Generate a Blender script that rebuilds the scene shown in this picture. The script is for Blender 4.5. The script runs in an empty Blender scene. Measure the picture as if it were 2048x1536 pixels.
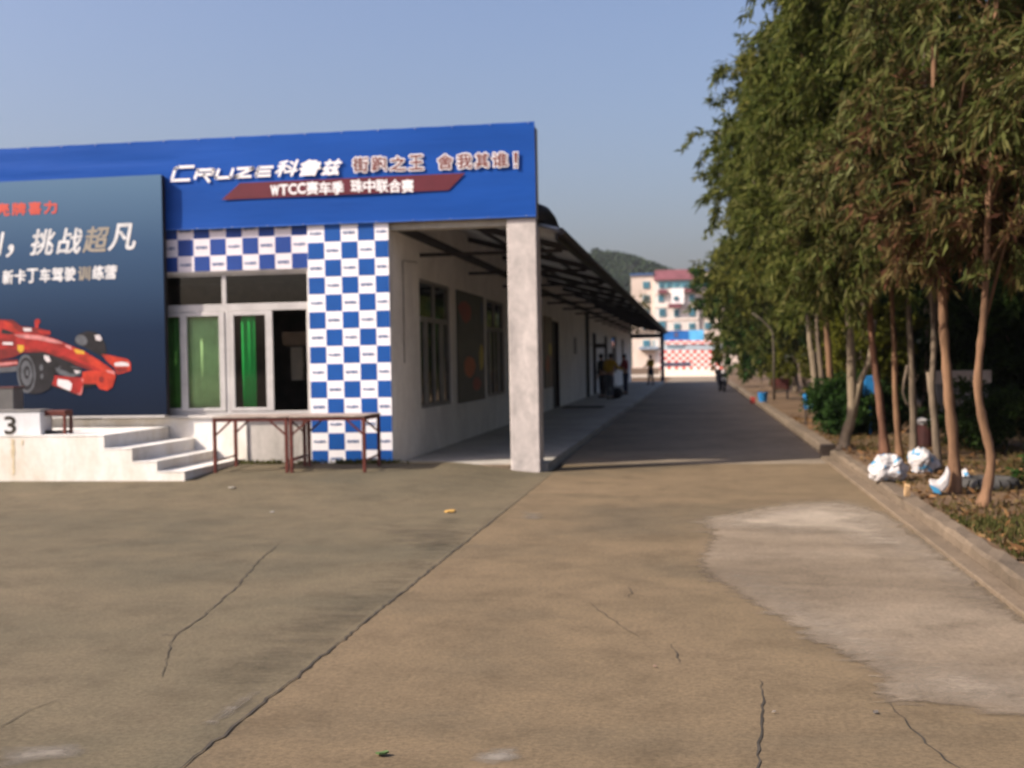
import bpy, bmesh, math, random
import numpy as np
from mathutils import Vector, Matrix

# ------------------------------------------------------------------ camera
S = bpy.context.scene
COL = S.collection
R = math.radians
FPX, CH = 2300.0, 1.58            # focal length in photo pixels (2048 wide), eye height
def _cam(u, v): return np.array([u - 1024., 768. - v, -FPX])
_y = _cam(1392, 718); _y /= np.linalg.norm(_y)                 # the corridor runs along +Y
_x = -_cam(-14100, 996); _x -= _x.dot(_y) * _y; _x /= np.linalg.norm(_x)   # the front runs along X
_z = np.cross(_x, _y)
CM = np.array([_x, _y, _z]); CC = np.array([0, 0, CH])
def G(u, v, z=0.0): d = CM @ _cam(u, v); return CC + d * ((z - CH) / d[2])   # point of the plane z
def FY(u, v, Y): d = CM @ _cam(u, v); return CC + d * (Y / d[1])             # point of the plane y
def FX(u, v, X): d = CM @ _cam(u, v); return CC + d * (X / d[0])             # point of the plane x

cd = bpy.data.cameras.new("camera"); cam = bpy.data.objects.new("camera", cd); COL.objects.link(cam)
cam.matrix_world = Matrix([[*CM[i], CC[i]] for i in range(3)] + [[0, 0, 0, 1]])
cd.sensor_width = 36; cd.lens = FPX / 2048 * 36; cd.clip_start = .05; cd.clip_end = 4000
cd.dof.use_dof = True; cd.dof.focus_distance = 3.0; cd.dof.aperture_fstop = 3.9   # the phone focused too near
S.camera = cam

# ------------------------------------------------------------------ light
SUN_EL = R(38.8)
sdir = Vector((.887, .46, 0)).normalized() * math.cos(SUN_EL) + Vector((0, 0, -math.sin(SUN_EL)))
sd = bpy.data.lights.new("sun", 'SUN'); sun = bpy.data.objects.new("sun", sd); COL.objects.link(sun)
sd.energy = 4.8; sd.angle = R(.6); sd.color = (1, .89, .76)
sun.rotation_euler = sdir.to_track_quat('-Z', 'Y').to_euler()
W = bpy.data.worlds.new("World"); S.world = W; W.use_nodes = True
nt = W.node_tree; bg = nt.nodes['Background']
sky = nt.nodes.new('ShaderNodeTexSky'); sky.sky_type = 'NISHITA'; sky.sun_disc = False
sky.sun_elevation = SUN_EL; sky.sun_rotation = math.atan2(-.887, -.46)
sky.altitude = 20; sky.air_density = 1.3; sky.dust_density = 5.5; sky.ozone_density = 4.5
tint = nt.nodes.new('ShaderNodeMix'); tint.data_type = 'RGBA'; tint.blend_type = 'MULTIPLY'; tint.inputs[0].default_value = 1
tint.inputs[7].default_value = (1.06, .965, 1.03, 1); nt.links.new(sky.outputs[0], tint.inputs[6])     # lilac cast of the hazy afternoon
nt.links.new(tint.outputs[2], bg.inputs[0]); bg.inputs[1].default_value = .12
S.view_settings.view_transform = 'Standard'; S.view_settings.look = 'None'
S.view_settings.gamma = 1; S.view_settings.use_curve_mapping = False
S.view_settings.exposure = .62
S.cycles.max_bounces = 6; S.cycles.transparent_max_bounces = 12
S.cycles.use_denoising = True

rng = np.random.default_rng(7); random.seed(7)

# ------------------------------------------------------------------ materials
def _new(name):
    m = bpy.data.materials.new(name); m.use_nodes = True
    return m, m.node_tree.nodes, m.node_tree.links, m.node_tree.nodes['Principled BSDF']
def noise(N, L, coord, scale, detail=6, rough=.6, dist=0):
    n = N.new('ShaderNodeTexNoise'); n.inputs['Scale'].default_value = scale
    n.inputs['Detail'].default_value = detail; n.inputs['Roughness'].default_value = rough
    n.inputs['Distortion'].default_value = dist; L.new(coord, n.inputs['Vector']); return n
def ramp(N, L, fac, stops):
    r = N.new('ShaderNodeValToRGB'); e = r.color_ramp.elements
    while len(e) < len(stops): e.new(.5)
    for i, (p, c) in enumerate(stops): e[i].position = p; e[i].color = (*c, 1) if len(c) == 3 else c
    L.new(fac, r.inputs[0]); return r
def mixc(N, L, fac, a, b, mode='MIX'):
    m = N.new('ShaderNodeMix'); m.data_type = 'RGBA'; m.blend_type = mode
    for s, v in ((m.inputs[0], fac), (m.inputs[6], a), (m.inputs[7], b)):
        if hasattr(v, 'is_linked'): L.new(v, s)
        else: s.default_value = v if not isinstance(v, tuple) else (*v, 1)
    return m.outputs[2]
def M(name, col, rough=.7, var=.18, scale=3.0, bump=0.0, bscale=40, spec=.3, metal=0.0, stretch=None, col2=None, lo=.35, hi=.65):
    m, N, L, P = _new(name)
    tc = N.new('ShaderNodeTexCoord'); co = tc.outputs['Object']
    if stretch:
        mp = N.new('ShaderNodeMapping'); mp.inputs['Scale'].default_value = stretch; L.new(co, mp.inputs[0]); co = mp.outputs[0]
    n = noise(N, L, co, scale)
    a = tuple(c * (1 - var) for c in col); b = col2 if col2 else tuple(min(1, c * (1 + var)) for c in col)
    r = ramp(N, L, n.outputs[0], [(lo, a), (hi, b)])
    L.new(r.outputs[0], P.inputs['Base Color'])
    P.inputs['Roughness'].default_value = rough; P.inputs['Specular IOR Level'].default_value = spec; P.inputs['Metallic'].default_value = metal
    if bump:
        nb = noise(N, L, co, bscale); bn = N.new('ShaderNodeBump'); bn.inputs['Strength'].default_value = bump
        bn.inputs['Distance'].default_value = .02
        L.new(nb.outputs[0], bn.inputs['Height']); L.new(bn.outputs[0], P.inputs['Normal'])
    return m
def concrete(name, base, dark, light, streak=(.8, 1.15, 1), k=1.0):
    m, N, L, P = _new(name); tc = N.new('ShaderNodeTexCoord'); co = tc.outputs['Object']
    mp = N.new('ShaderNodeMapping'); mp.inputs['Scale'].default_value = streak; L.new(co, mp.inputs[0])
    n1 = noise(N, L, mp.outputs[0], .42, 7, .62, .4); n2 = noise(N, L, co, 1.9, 10, .78, .15); n3 = noise(N, L, co, 38, 7, .85)
    c = ramp(N, L, n1.outputs[0], [(.30, dark), (.5, base), (.74, light)]).outputs[0]
    f = ramp(N, L, n2.outputs[0], [(.34, (.66, .65, .63)), (.5, (1.0, 1.0, 1.0)), (.68, (1.24, 1.22, 1.19))])
    c = mixc(N, L, .75 * k, c, f.outputs[0], 'MULTIPLY')
    g = ramp(N, L, n3.outputs[0], [(.36, (.45, .45, .45)), (.5, (1, 1, 1)), (.64, (1.45, 1.44, 1.42))])
    c = mixc(N, L, .6 * k, c, g.outputs[0], 'MULTIPLY')
    L.new(c, P.inputs['Base Color']); P.inputs['Roughness'].default_value = .88; P.inputs['Specular IOR Level'].default_value = .2
    bn = N.new('ShaderNodeBump'); bn.inputs['Strength'].default_value = .35; bn.inputs['Distance'].default_value = .01
    L.new(n3.outputs[0], bn.inputs['Height']); L.new(bn.outputs[0], P.inputs['Normal'])
    return m
def worn_paint(name, col, stain, amount=.5, scale=1.6, streak=(1, 1, .35)):
    m, N, L, P = _new(name); tc = N.new('ShaderNodeTexCoord'); co = tc.outputs['Object']
    mp = N.new('ShaderNodeMapping'); mp.inputs['Scale'].default_value = streak; L.new(co, mp.inputs[0])
    n1 = noise(N, L, mp.outputs[0], scale, 9, .68, .4); n2 = noise(N, L, co, 14, 6, .7)
    r = ramp(N, L, n1.outputs[0], [(.40 - .1 * amount, (0, 0, 0)), (.66, (1, 1, 1))])
    c = mixc(N, L, r.outputs[0], stain, col)
    g = ramp(N, L, n2.outputs[0], [(.3, (.86, .86, .86)), (.6, (1.02, 1.02, 1.02))])
    c = mixc(N, L, .7, c, g.outputs[0], 'MULTIPLY')
    L.new(c, P.inputs['Base Color']); P.inputs['Roughness'].default_value = .8; P.inputs['Specular IOR Level'].default_value = .2
    bn = N.new('ShaderNodeBump'); bn.inputs['Strength'].default_value = .2; bn.inputs['Distance'].default_value = .01
    L.new(n2.outputs[0], bn.inputs['Height']); L.new(bn.outputs[0], P.inputs['Normal'])
    return m
def glass(name, tint=(.75, .8, .78), refl=.10):
    m, N, L, P = _new(name); N.remove(P); out = N['Material Output']
    t = N.new('ShaderNodeBsdfTransparent'); t.inputs[0].default_value = (*tint, 1)
    g = N.new('ShaderNodeBsdfGlossy'); g.inputs['Roughness'].default_value = .03
    fr = N.new('ShaderNodeFresnel'); fr.inputs[0].default_value = 1.45
    mx = N.new('ShaderNodeMixShader'); L.new(fr.outputs[0], mx.inputs[0]); L.new(t.outputs[0], mx.inputs[1]); L.new(g.outputs[0], mx.inputs[2])
    L.new(mx.outputs[0], out.inputs[0]); return m
def foliage(name, cols, trans=.4):
    m, N, L, P = _new(name); out = N['Material Output']
    ge = N.new('ShaderNodeNewGeometry'); tc = N.new('ShaderNodeTexCoord')
    n = noise(N, L, tc.outputs['Object'], .9, 3)
    ad = N.new('ShaderNodeMath'); ad.operation = 'MULTIPLY_ADD'; ad.inputs[1].default_value = .55
    sb = N.new('ShaderNodeMath'); sb.operation = 'MULTIPLY'; sb.inputs[1].default_value = .5; L.new(n.outputs[0], sb.inputs[0])
    L.new(ge.outputs['Random Per Island'], ad.inputs[0]); L.new(sb.outputs[0], ad.inputs[2])
    r = ramp(N, L, ad.outputs[0], [(.1 + .8 * i / (len(cols) - 1), c) for i, c in enumerate(cols)])
    L.new(r.outputs[0], P.inputs['Base Color']); P.inputs['Roughness'].default_value = .65; P.inputs['Specular IOR Level'].default_value = .08
    tr = N.new('ShaderNodeBsdfTranslucent'); L.new(r.outputs[0], tr.inputs[0])
    mx = N.new('ShaderNodeMixShader'); mx.inputs[0].default_value = trans
    L.new(P.outputs[0], mx.inputs[1]); L.new(tr.outputs[0], mx.inputs[2]); L.new(mx.outputs[0], out.inputs[0])
    return m

mt = {}
mt['conc_left'] = concrete('concrete_forecourt', (.110, .090, .056), (.082, .072, .047), (.138, .108, .067))
mt['conc_drive'] = concrete('concrete_drive', (.138, .102, .060), (.102, .080, .050), (.170, .124, .074))
mt['walk'] = concrete('walkway_concrete', (.36, .34, .30), (.29, .27, .24), (.42, .40, .36))
mt['kerb'] = concrete('kerb_concrete', (.150, .115, .080), (.10, .078, .055), (.185, .145, .102), (1, .5, 1))
mt['soil'] = concrete('soil', (.125, .080, .045), (.08, .05, .028), (.17, .115, .066), (1, 1, 1))
mt['crack'] = M('crack_dirt', (.045, .038, .029), .95, .4, 6)
mt['white_wall'] = worn_paint('white_wall_paint', (.80, .78, .74), (.52, .50, .46), .2)
mt['corr_wall'] = worn_paint('corridor_wall_paint', (.78, .75, .70), (.62, .59, .55), .1, 1.2, (1, 1, .8))
mt['pillar'] = worn_paint('pillar_paint', (.64, .58, .54), (.37, .34, .32), .6, 3.2, (1, 1, .6))
mt['low_wall'] = worn_paint('low_wall_paint', (.62, .58, .54), (.36, .34, .31), .5, 1.6)
mt['stage'] = worn_paint('stage_paint', (.86, .84, .80), (.66, .60, .50), .1)
mt['beam'] = worn_paint('beam_paint', (.50, .46, .38), (.28, .26, .22), .5)
mt['banner_blue'] = M('banner_blue', (.011, .072, .33), .5, .14, .55, .25, 5, stretch=(.35, 1, 2.4), spec=.1)
mt['banner_hem'] = M('banner_hem', (.05, .14, .45), .5)
mt['maroon'] = M('maroon_print', (.115, .018, .028), .5, .1)
mt['txt_white'] = M('white_print', (.84, .82, .82), .5, .04)
mt['txt_brown'] = M('brown_print', (.20, .075, .065), .5, .1)
mt['txt_blue'] = M('blue_print', (.09, .15, .30), .5, .1)
mt['chk_white'] = M('checker_white', (.86, .83, .85), .5, .05, 2)
mt['chk_blue'] = M('checker_blue', (.004, .074, .31), .5, .1, 2)
mt['chk_white2'] = M('strip_white', (.76, .70, .73), .5, .05, 2)
mt['chk_blue2'] = M('strip_blue', (.013, .052, .25), .5, .1, 2)
mt['alu'] = M('aluminium_frame', (.52, .50, .48), .4, .1, 4, metal=.25)
mt['glass'] = glass('window_glass', (.97, .98, .97))
mt['glass_dark'] = glass('dark_window_glass', (.35, .38, .36))
mt['steel'] = M('dark_roof_steel', (.030, .025, .024), .6, .3)
mt['roof_sheet'] = M('roof_sheet', (.62, .60, .57), .6, .2, 2)
N_ = mt['roof_sheet'].node_tree; P_ = N_.nodes['Principled BSDF']; T_ = N_.nodes.new('ShaderNodeBsdfTranslucent'); X_ = N_.nodes.new('ShaderNodeMixShader'); T_.inputs[0].default_value = (.5, .5, .48, 1)
X_.inputs[0].default_value = .22; N_.links.new(P_.outputs[0], X_.inputs[1]); N_.links.new(T_.outputs[0], X_.inputs[2]); N_.links.new(X_.outputs[0], N_.nodes['Material Output'].inputs[0])
mt['roof_top'] = M('roof_top_sheet', (.06, .04, .035), .6, .3, 2)
mt['rust_steel'] = M('red_brown_steel', (.105, .026, .018), .5, .3, 8, .1)
mt['table_top'] = M('table_top', (.30, .24, .20), .6, .3, 6)
mt['black'] = M('black_rubber', (.014, .014, .016), .6, .3)
mt['room'] = M('room_paint', (.22, .19, .15), .8)
mt['dark_room'] = M('dark_room', (.05, .045, .04), .9)

# ------------------------------------------------------------------ builders
ORG = {}
def tag(o, label=None, cat=None, group=None, kind=None):
    if label: o['label'] = label
    if cat: o['category'] = cat
    if group: o['group'] = group
    if kind: o['kind'] = kind
    return o
def thing(name, loc, label, cat, group=None, rz=0, kind=None):
    o = bpy.data.objects.new(name, None); COL.objects.link(o); o.location = loc; o.rotation_euler = (0, 0, rz)
    o.empty_display_size = .2; ORG[o] = Vector(loc)
    return tag(o, label, cat, group, kind)
class MB:
    def __init__(s): s.v = []; s.f = []
    def add(s, vs, fs):
        b = len(s.v); s.v += [tuple(p) for p in vs]; s.f += [tuple(b + i for i in f) for f in fs]; return s
    def box(s, x0, x1, y0, y1, z0, z1):
        vs = [(x, y, z) for z in (z0, z1) for y in (y0, y1) for x in (x0, x1)]
        return s.add(vs, [(0, 2, 3, 1), (4, 5, 7, 6), (0, 1, 5, 4), (2, 6, 7, 3), (0, 4, 6, 2), (1, 3, 7, 5)])
    def bar(s, a, b, w, h=None, up=(0, 0, 1)):
        a = Vector(a); b = Vector(b); d = (b - a).normalized(); h = h or w
        u = Vector(up)
        if abs(d.dot(u)) > .98: u = Vector((0, 1, 0))
        r = d.cross(u).normalized(); u = r.cross(d)
        vs = [p + r * (i * w / 2) + u * (j * h / 2) for p in (a, b) for i, j in ((-1, -1), (1, -1), (1, 1), (-1, 1))]
        return s.add(vs, [(3, 2, 1, 0), (4, 5, 6, 7), (0, 1, 5, 4), (1, 2, 6, 5), (2, 3, 7, 6), (3, 0, 4, 7)])
    def tube(s, pts, rad, n=8, cap=True):
        pts = [Vector(p) for p in pts]
        if not hasattr(rad, '__len__'): rad = [rad] * len(pts)
        vs = []; fs = []; pr = None
        for i, p in enumerate(pts):
            d = (pts[min(i + 1, len(pts) - 1)] - pts[max(i - 1, 0)]).normalized()
            if pr is None: pr = d.orthogonal().normalized()
            pr = (pr - d * pr.dot(d)).normalized(); q = d.cross(pr)
            for k in range(n):
                a = 2 * math.pi * k / n; vs.append(p + (pr * math.cos(a) + q * math.sin(a)) * rad[i])
        for i in range(len(pts) - 1):
            for k in range(n):
                fs.append((i * n + k, i * n + (k + 1) % n, (i + 1) * n + (k + 1) % n, (i + 1) * n + k))
        if cap: fs += [tuple(range(n))[::-1], tuple((len(pts) - 1) * n + k for k in range(n))]
        return s.add(vs, fs)
    def poly(s, pts): return s.add(pts, [tuple(range(len(pts)))])
    def slab(s, pts, d):                       # polygon pushed along d
        n = len(pts); a = [Vector(p) for p in pts]; b = [p + Vector(d) for p in a]
        return s.add(a + b, [tuple(range(n)), tuple(range(2 * n - 1, n - 1, -1))] + [(i, n + i, n + (i + 1) % n, (i + 1) % n) for i in range(n)])
    def ball(s, c, r, n=8, m=6, sq=(1, 1, 1)):
        c = Vector(c); vs = [c + Vector((0, 0, r * sq[2]))]; fs = []
        for j in range(1, m):
            t = math.pi * j / m
            for k in range(n):
                a = 2 * math.pi * k / n
                vs.append(c + Vector((r * sq[0] * math.sin(t) * math.cos(a), r * sq[1] * math.sin(t) * math.sin(a), r * sq[2] * math.cos(t))))
        vs.append(c - Vector((0, 0, r * sq[2])))
        for k in range(n): fs.append((0, 1 + k, 1 + (k + 1) % n)); fs.append((len(vs) - 1, 1 + (m - 2) * n + (k + 1) % n, 1 + (m - 2) * n + k))
        for j in range(m - 2):
            for k in range(n): fs.append((1 + j * n + k, 1 + (j + 1) * n + k, 1 + (j + 1) * n + (k + 1) % n, 1 + j * n + (k + 1) % n))
        return s.add(vs, fs)
    def build(s, name, m, parent=None, smooth=False, bevel=0, local=False, label=None):
        org = ORG.get(parent, Vector()) if not local else Vector()
        me = bpy.data.meshes.new(name)
        me.from_pydata([tuple(Vector(v) - org) for v in s.v], [], s.f)
        me.materials.append(m if not isinstance(m, str) else mt[m])
        bm = bmesh.new(); bm.from_mesh(me); bmesh.ops.recalc_face_normals(bm, faces=bm.faces); bm.to_mesh(me); bm.free()
        if smooth: me.polygons.foreach_set('use_smooth', [True] * len(me.polygons))
        o = bpy.data.objects.new(name, me); COL.objects.link(o)
        if parent: o.parent = parent; ORG[o] = ORG.get(parent, Vector())
        else: ORG[o] = Vector()
        if bevel:
            b = o.modifiers.new('bevel', 'BEVEL'); b.width = bevel; b.segments = 2; b.limit_method = 'ANGLE'
        if label: o['label'] = label
        return o
def npmesh(name, V, F4, m, parent=None, org=(0, 0, 0)):        # quads by numpy
    me = bpy.data.meshes.new(name); V = np.asarray(V, dtype=np.float32) - np.asarray(org, dtype=np.float32); n = len(F4)
    me.vertices.add(len(V)); me.vertices.foreach_set('co', V.ravel())
    me.loops.add(n * 4); me.polygons.add(n)
    me.loops.foreach_set('vertex_index', np.asarray(F4, dtype=np.int32).ravel())
    me.polygons.foreach_set('loop_start', np.arange(0, n * 4, 4, dtype=np.int32))
    me.update(calc_edges=True); me.validate(); me.materials.append(m if not isinstance(m, str) else mt[m])
    o = bpy.data.objects.new(name, me); COL.objects.link(o)
    if parent: o.parent = parent
    return o
def struct(o): o['kind'] = 'structure'; return o
def text_mesh(body, bold=0.0, shear=0.0, space=1.0):
    c = bpy.data.curves.new('lettering', 'FONT'); c.body = body; c.size = 1; c.offset = bold; c.shear = shear
    c.space_character = space; c.align_x = 'LEFT'; c.fill_mode = 'FRONT'; c.resolution_u = 4
    o = bpy.data.objects.new('lettering', c); COL.objects.link(o); bpy.context.view_layer.update()
    me = bpy.data.meshes.new_from_object(o.evaluated_get(bpy.context.evaluated_depsgraph_get()))
    vs = np.array([v.co[:] for v in me.vertices]); fs = [tuple(p.vertices) for p in me.polygons]
    bpy.data.objects.remove(o); bpy.data.curves.remove(c); bpy.data.meshes.remove(me)
    vs[:, :2] -= vs[:, :2].min(0)
    return vs, fs
def text_on_y(mb, body, x0, x1, z0, z1, Y, bold=0, shear=0, space=1):   # lettering fitted into a rectangle facing -Y
    vs, fs = text_mesh(body, 0, shear, space); w, h = vs[:, :2].max(0); b = bold * .3
    n = 0 if bold <= 0 else (4 if bold < .045 else 8)
    for k in range(n + 1):                                                          # heavier strokes: copies set side by side
        ox, oz = (0, 0) if k == n else (b * math.cos(2 * math.pi * k / n), b * math.sin(2 * math.pi * k / n))
        mb.add([(x0 + v[0] / w * (x1 - x0) + ox, Y - .00012 * k, z0 + v[1] / h * (z1 - z0) + oz) for v in vs], fs)
def S3(t): t = min(1, max(0, t)); return t * t * (3 - 2 * t)
def gz(x, y):                                   # the forecourt rises a little towards the building
    return .15 * S3((-2.15 - x) / 1.5) * S3((y - 12) / 4.2)
Y0 = 16.25                                      # plane of the front
XW, XE, YE = -4.39, -1.97, 79.0                 # corridor wall, eave, far end

# ------------------------------------------------------------------ ground
def grid(name, m, x0, x1, y0, y1, nx, ny, zf):
    xs = np.linspace(x0, x1, nx + 1); ys = np.linspace(y0, y1, ny + 1)
    V = [(x, y, zf(x, y)) for y in ys for x in xs]; a = nx + 1
    F = [(j * a + i, j * a + i + 1, (j + 1) * a + i + 1, (j + 1) * a + i) for j in range(ny) for i in range(nx)]
    return struct(npmesh(name, V, F, m))
base = struct(MB().poly([(-900, -200, -.06), (900, -200, -.06), (900, 1500, -.06), (-900, 1500, -.06)]).build('ground', 'soil'))
fore = grid('forecourt', 'conc_left', -24, -2.03, -6, 16.32, 88, 90, gz)
mt['conc_lane_lightened'] = concrete('concrete_lane_lightened', (.205, .165, .118), (.15, .12, .088), (.25, .205, .152))  # lighter than the driveway: brightens the shaded road through its colour
drive = grid('driveway', 'conc_drive', -2.03, 1.97, -6, 17.5, 8, 20, lambda x, y: 0.0)
grid('lane', 'conc_lane_lightened', -2.10, 1.97, 17.5, 130, 8, 60, lambda x, y: 0.0)
def crack(pts, w, parent, world=False, jit=.008, z=.004, m='crack'):
    P = [Vector((*p, 0)) if world else Vector(G(*p)) for p in pts]; out = []
    for a, b in zip(P[:-1], P[1:]):
        n = max(2, int((b - a).length / .06)); t = Vector((-(b - a).y, (b - a).x, 0)).normalized()
        for i in range(n): out.append(a.lerp(b, i / n) + t * random.gauss(0, jit) * (0 if i == 0 else 1))
    out.append(P[-1]); mb = MB(); vs = []; N = len(out)
    for i, p in enumerate(out):
        d = (out[min(i + 1, N - 1)] - out[max(i - 1, 0)]).normalized(); t = Vector((-d.y, d.x, 0))
        ww = w * random.uniform(.45, 1.3) * (.35 + .65 * min(1, 4 * min(i, N - 1 - i) / N))
        for k in (-.5, .5):
            q = p + t * ww * k; vs.append((q.x, q.y, (gz(q.x, q.y) if parent is fore else 0) + z))
    mb.add(vs, [(2 * i, 2 * i + 1, 2 * i + 3, 2 * i + 2) for i in range(N - 1)])
    return mb.build('crack', m, parent)
crack([(-2.03, y) for y in (-4, 4, 5, 6.4, 8, 10.6, 12.4, 15.9)], .014, fore, True, .006, .006)
crack([(560, 1085), (548, 1098), (528, 1112), (515, 1125), (490, 1155), (470, 1178), (448, 1195), (430, 1212), (400, 1238), (374, 1256), (352, 1270), (341, 1285), (336, 1310), (330, 1335), (325, 1355)], .011, fore)
crack([(352, 1270), (338, 1272), (320, 1271)], .011, fore)
crack([(0, 1455), (60, 1420), (120, 1400)], .008, fore)
crack([(1518, 1360), (1524, 1390), (1528, 1405), (1522, 1450), (1522, 1475), (1518, 1500), (1515, 1536), (1512, 1580)], .010, drive, jit=.006)
crack([(1777, 1404), (1790, 1425), (1815, 1450), (1835, 1468), (1850, 1488), (1880, 1508), (1915, 1535), (1950, 1560)], .011, drive, jit=.006)
crack([(1342, 1290), (1355, 1310), (1358, 1328)], .008, drive)
crack([(1180, 1205), (1215, 1235), (1250, 1258), (1290, 1280)], .006, drive)
crack([(1262, 1172), (1258, 1195)], .007, drive)

def patch_mat(name, base, dark, light, soft=.35):
    m = concrete(name, base, dark, light, (.45, 1.6, 1)); N = m.node_tree.nodes; L = m.node_tree.links
    P = N['Principled BSDF']; out = N['Material Output']
    at = N.new('ShaderNodeAttribute'); at.attribute_name = 'cover'
    tc = N.new('ShaderNodeTexCoord'); mp = N.new('ShaderNodeMapping'); mp.inputs['Scale'].default_value = (.6, 1.5, 1); L.new(tc.outputs['Object'], mp.inputs[0])
    n = noise(N, L, mp.outputs[0], 4.5, 10, .75, .5)
    ad = N.new('ShaderNodeMath'); ad.operation = 'ADD'; L.new(at.outputs['Fac'], ad.inputs[0]); L.new(n.outputs[0], ad.inputs[1])
    r = ramp(N, L, ad.outputs[0], [(.9 - soft * .5, (0, 0, 0)), (.9 + soft * .5, (1, 1, 1))])
    r.color_ramp.elements[0].position = .46; r.color_ramp.elements[1].position = .46 + soft * .5
    hv = N.new('ShaderNodeMath'); hv.operation = 'MULTIPLY'; hv.inputs[1].default_value = .5; L.new(ad.outputs[0], hv.inputs[0]); L.new(hv.outputs[0], r.inputs[0])
    tr = N.new('ShaderNodeBsdfTransparent'); mx = N.new('ShaderNodeMixShader')
    L.new(r.outputs[0], mx.inputs[0]); L.new(tr.outputs[0], mx.inputs[1]); L.new(P.outputs[0], mx.inputs[2]); L.new(mx.outputs[0], out.inputs[0])
    return m
def seg_dist(px, py, poly):
    d = np.full(px.shape, 1e9); ins = np.zeros(px.shape, bool); n = len(poly)
    for i in range(n):
        ax, ay = poly[i]; bx, by = poly[(i + 1) % n]
        t = np.clip(((px - ax) * (bx - ax) + (py - ay) * (by - ay)) / ((bx - ax) ** 2 + (by - ay) ** 2 + 1e-9), 0, 1)
        d = np.minimum(d, np.hypot(px - ax - t * (bx - ax), py - ay - t * (by - ay)))
        c = ((ay > py) != (by > py)) & (px < (bx - ax) * (py - ay) / (by - ay + 1e-12) + ax); ins ^= c
    return np.where(ins, d, -d)
def patch(name, pix, m, z, parent, softness=.25, step=.04, world=None):
    poly = [tuple(G(*p)[:2]) for p in pix] if world is None else world
    xs = [p[0] for p in poly]; ys = [p[1] for p in poly]; e = softness
    gx = np.arange(min(xs) - e, min(max(xs) + e, 1.96 if parent is drive else -2.04) + 1e-6, step); gy = np.arange(min(ys) - e, max(ys) + e, step)
    X, Y = np.meshgrid(gx, gy); d = seg_dist(X, Y, poly); cov = np.clip(.5 + d / softness * .5, 0, 1)
    Z = np.array([gz(a, b) for a, b in zip(X.ravel(), Y.ravel())]) if parent is fore else 0
    V = np.stack([X.ravel(), Y.ravel(), np.zeros(X.size) + Z + z], 1); a = len(gx)
    i, j = np.meshgrid(np.arange(a - 1), np.arange(len(gy) - 1)); k = (j * a + i).ravel()
    F = np.stack([k, k + 1, k + a + 1, k + a], 1); keep = (cov.ravel()[F].max(1) > 0); F = F[keep]
    o = npmesh(name, V, F, m, parent)
    at = o.data.attributes.new('cover', 'FLOAT', 'POINT'); at.data.foreach_set('value', cov.ravel().astype(np.float32))
    return o
pm = patch_mat('pale_screed', (.255, .210, .157), (.195, .158, .115), (.32, .27, .208), .55)
pmc = patch_mat('worn_screed_edge', (.178, .140, .098), (.125, .096, .064), (.25, .202, .146), .2)
pm3 = patch_mat('white_scuff', (.21, .185, .15), (.15, .13, .10), (.28, .25, .21), .5)
pm4 = patch_mat('damp_stain', (.098, .082, .056), (.085, .071, .048), (.112, .094, .066), .7)
patch('concrete_patch', [(1420, 1155), (1491, 1196), (1563, 1237), (1630, 1283), (1700, 1318), (1768, 1352), (1765, 1388), (1778, 1403), (1921, 1416), (2048, 1434), (2300, 1460), (2300, 1330), (2045, 1242), (1850, 1085), (1775, 1032), (1700, 1008), (1620, 1005), (1537, 1014), (1409, 1040), (1425, 1075), (1399, 1130)], pmc, .004, drive, .24)
patch('concrete_patch', [(1405, 1036), (1470, 1026), (1537, 1014), (1610, 1003), (1690, 1000), (1770, 1028), (1850, 1076), (1960, 1165), (2040, 1232), (1990, 1225), (1880, 1150), (1790, 1105), (1700, 1090), (1640, 1068), (1560, 1068), (1480, 1060), (1412, 1062)], pm, .007, drive, .6)
patch('concrete_patch', [(1420, 1150), (1500, 1196), (1563, 1237), (1630, 1283), (1700, 1318), (1768, 1352), (1850, 1350), (1780, 1290), (1700, 1250), (1620, 1210), (1560, 1165), (1480, 1140)], pm, .0075, drive, .5)
patch('concrete_patch', [(1790, 1340), (1900, 1330), (2048, 1360), (2200, 1440), (2048, 1430), (1921, 1412), (1790, 1400)], pm, .008, drive, .5)
patch('scuff_mark', [(945, 1522), (990, 1498), (1035, 1496), (1040, 1515), (990, 1528)], pm3, .004, drive, .1, .02)
patch('scuff_mark', [(450, 1420), (490, 1392), (522, 1380), (505, 1400), (470, 1425), (430, 1450), (405, 1450)], pm3, .004, fore, .08, .02)
patch('scuff_mark', [(1050, 1022), (1080, 1028), (1075, 1040), (1052, 1036)], pm3, .004, drive, .3)
patch('scuff_mark', [(0, 1500), (150, 1490), (160, 1512), (0, 1536)], pm3, .004, fore, .12, .02)
patch('damp_stain', [(620, 1235), (760, 1180), (830, 1120), (870, 1060), (905, 1040), (900, 1080), (790, 1190), (700, 1260), (600, 1330), (480, 1370), (470, 1330)], pm4, .004, fore, .8)
patch('damp_stain', [(780, 1050), (860, 1060), (930, 1065), (900, 1095), (800, 1085)], pm4, .0045, fore, .9)

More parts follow.
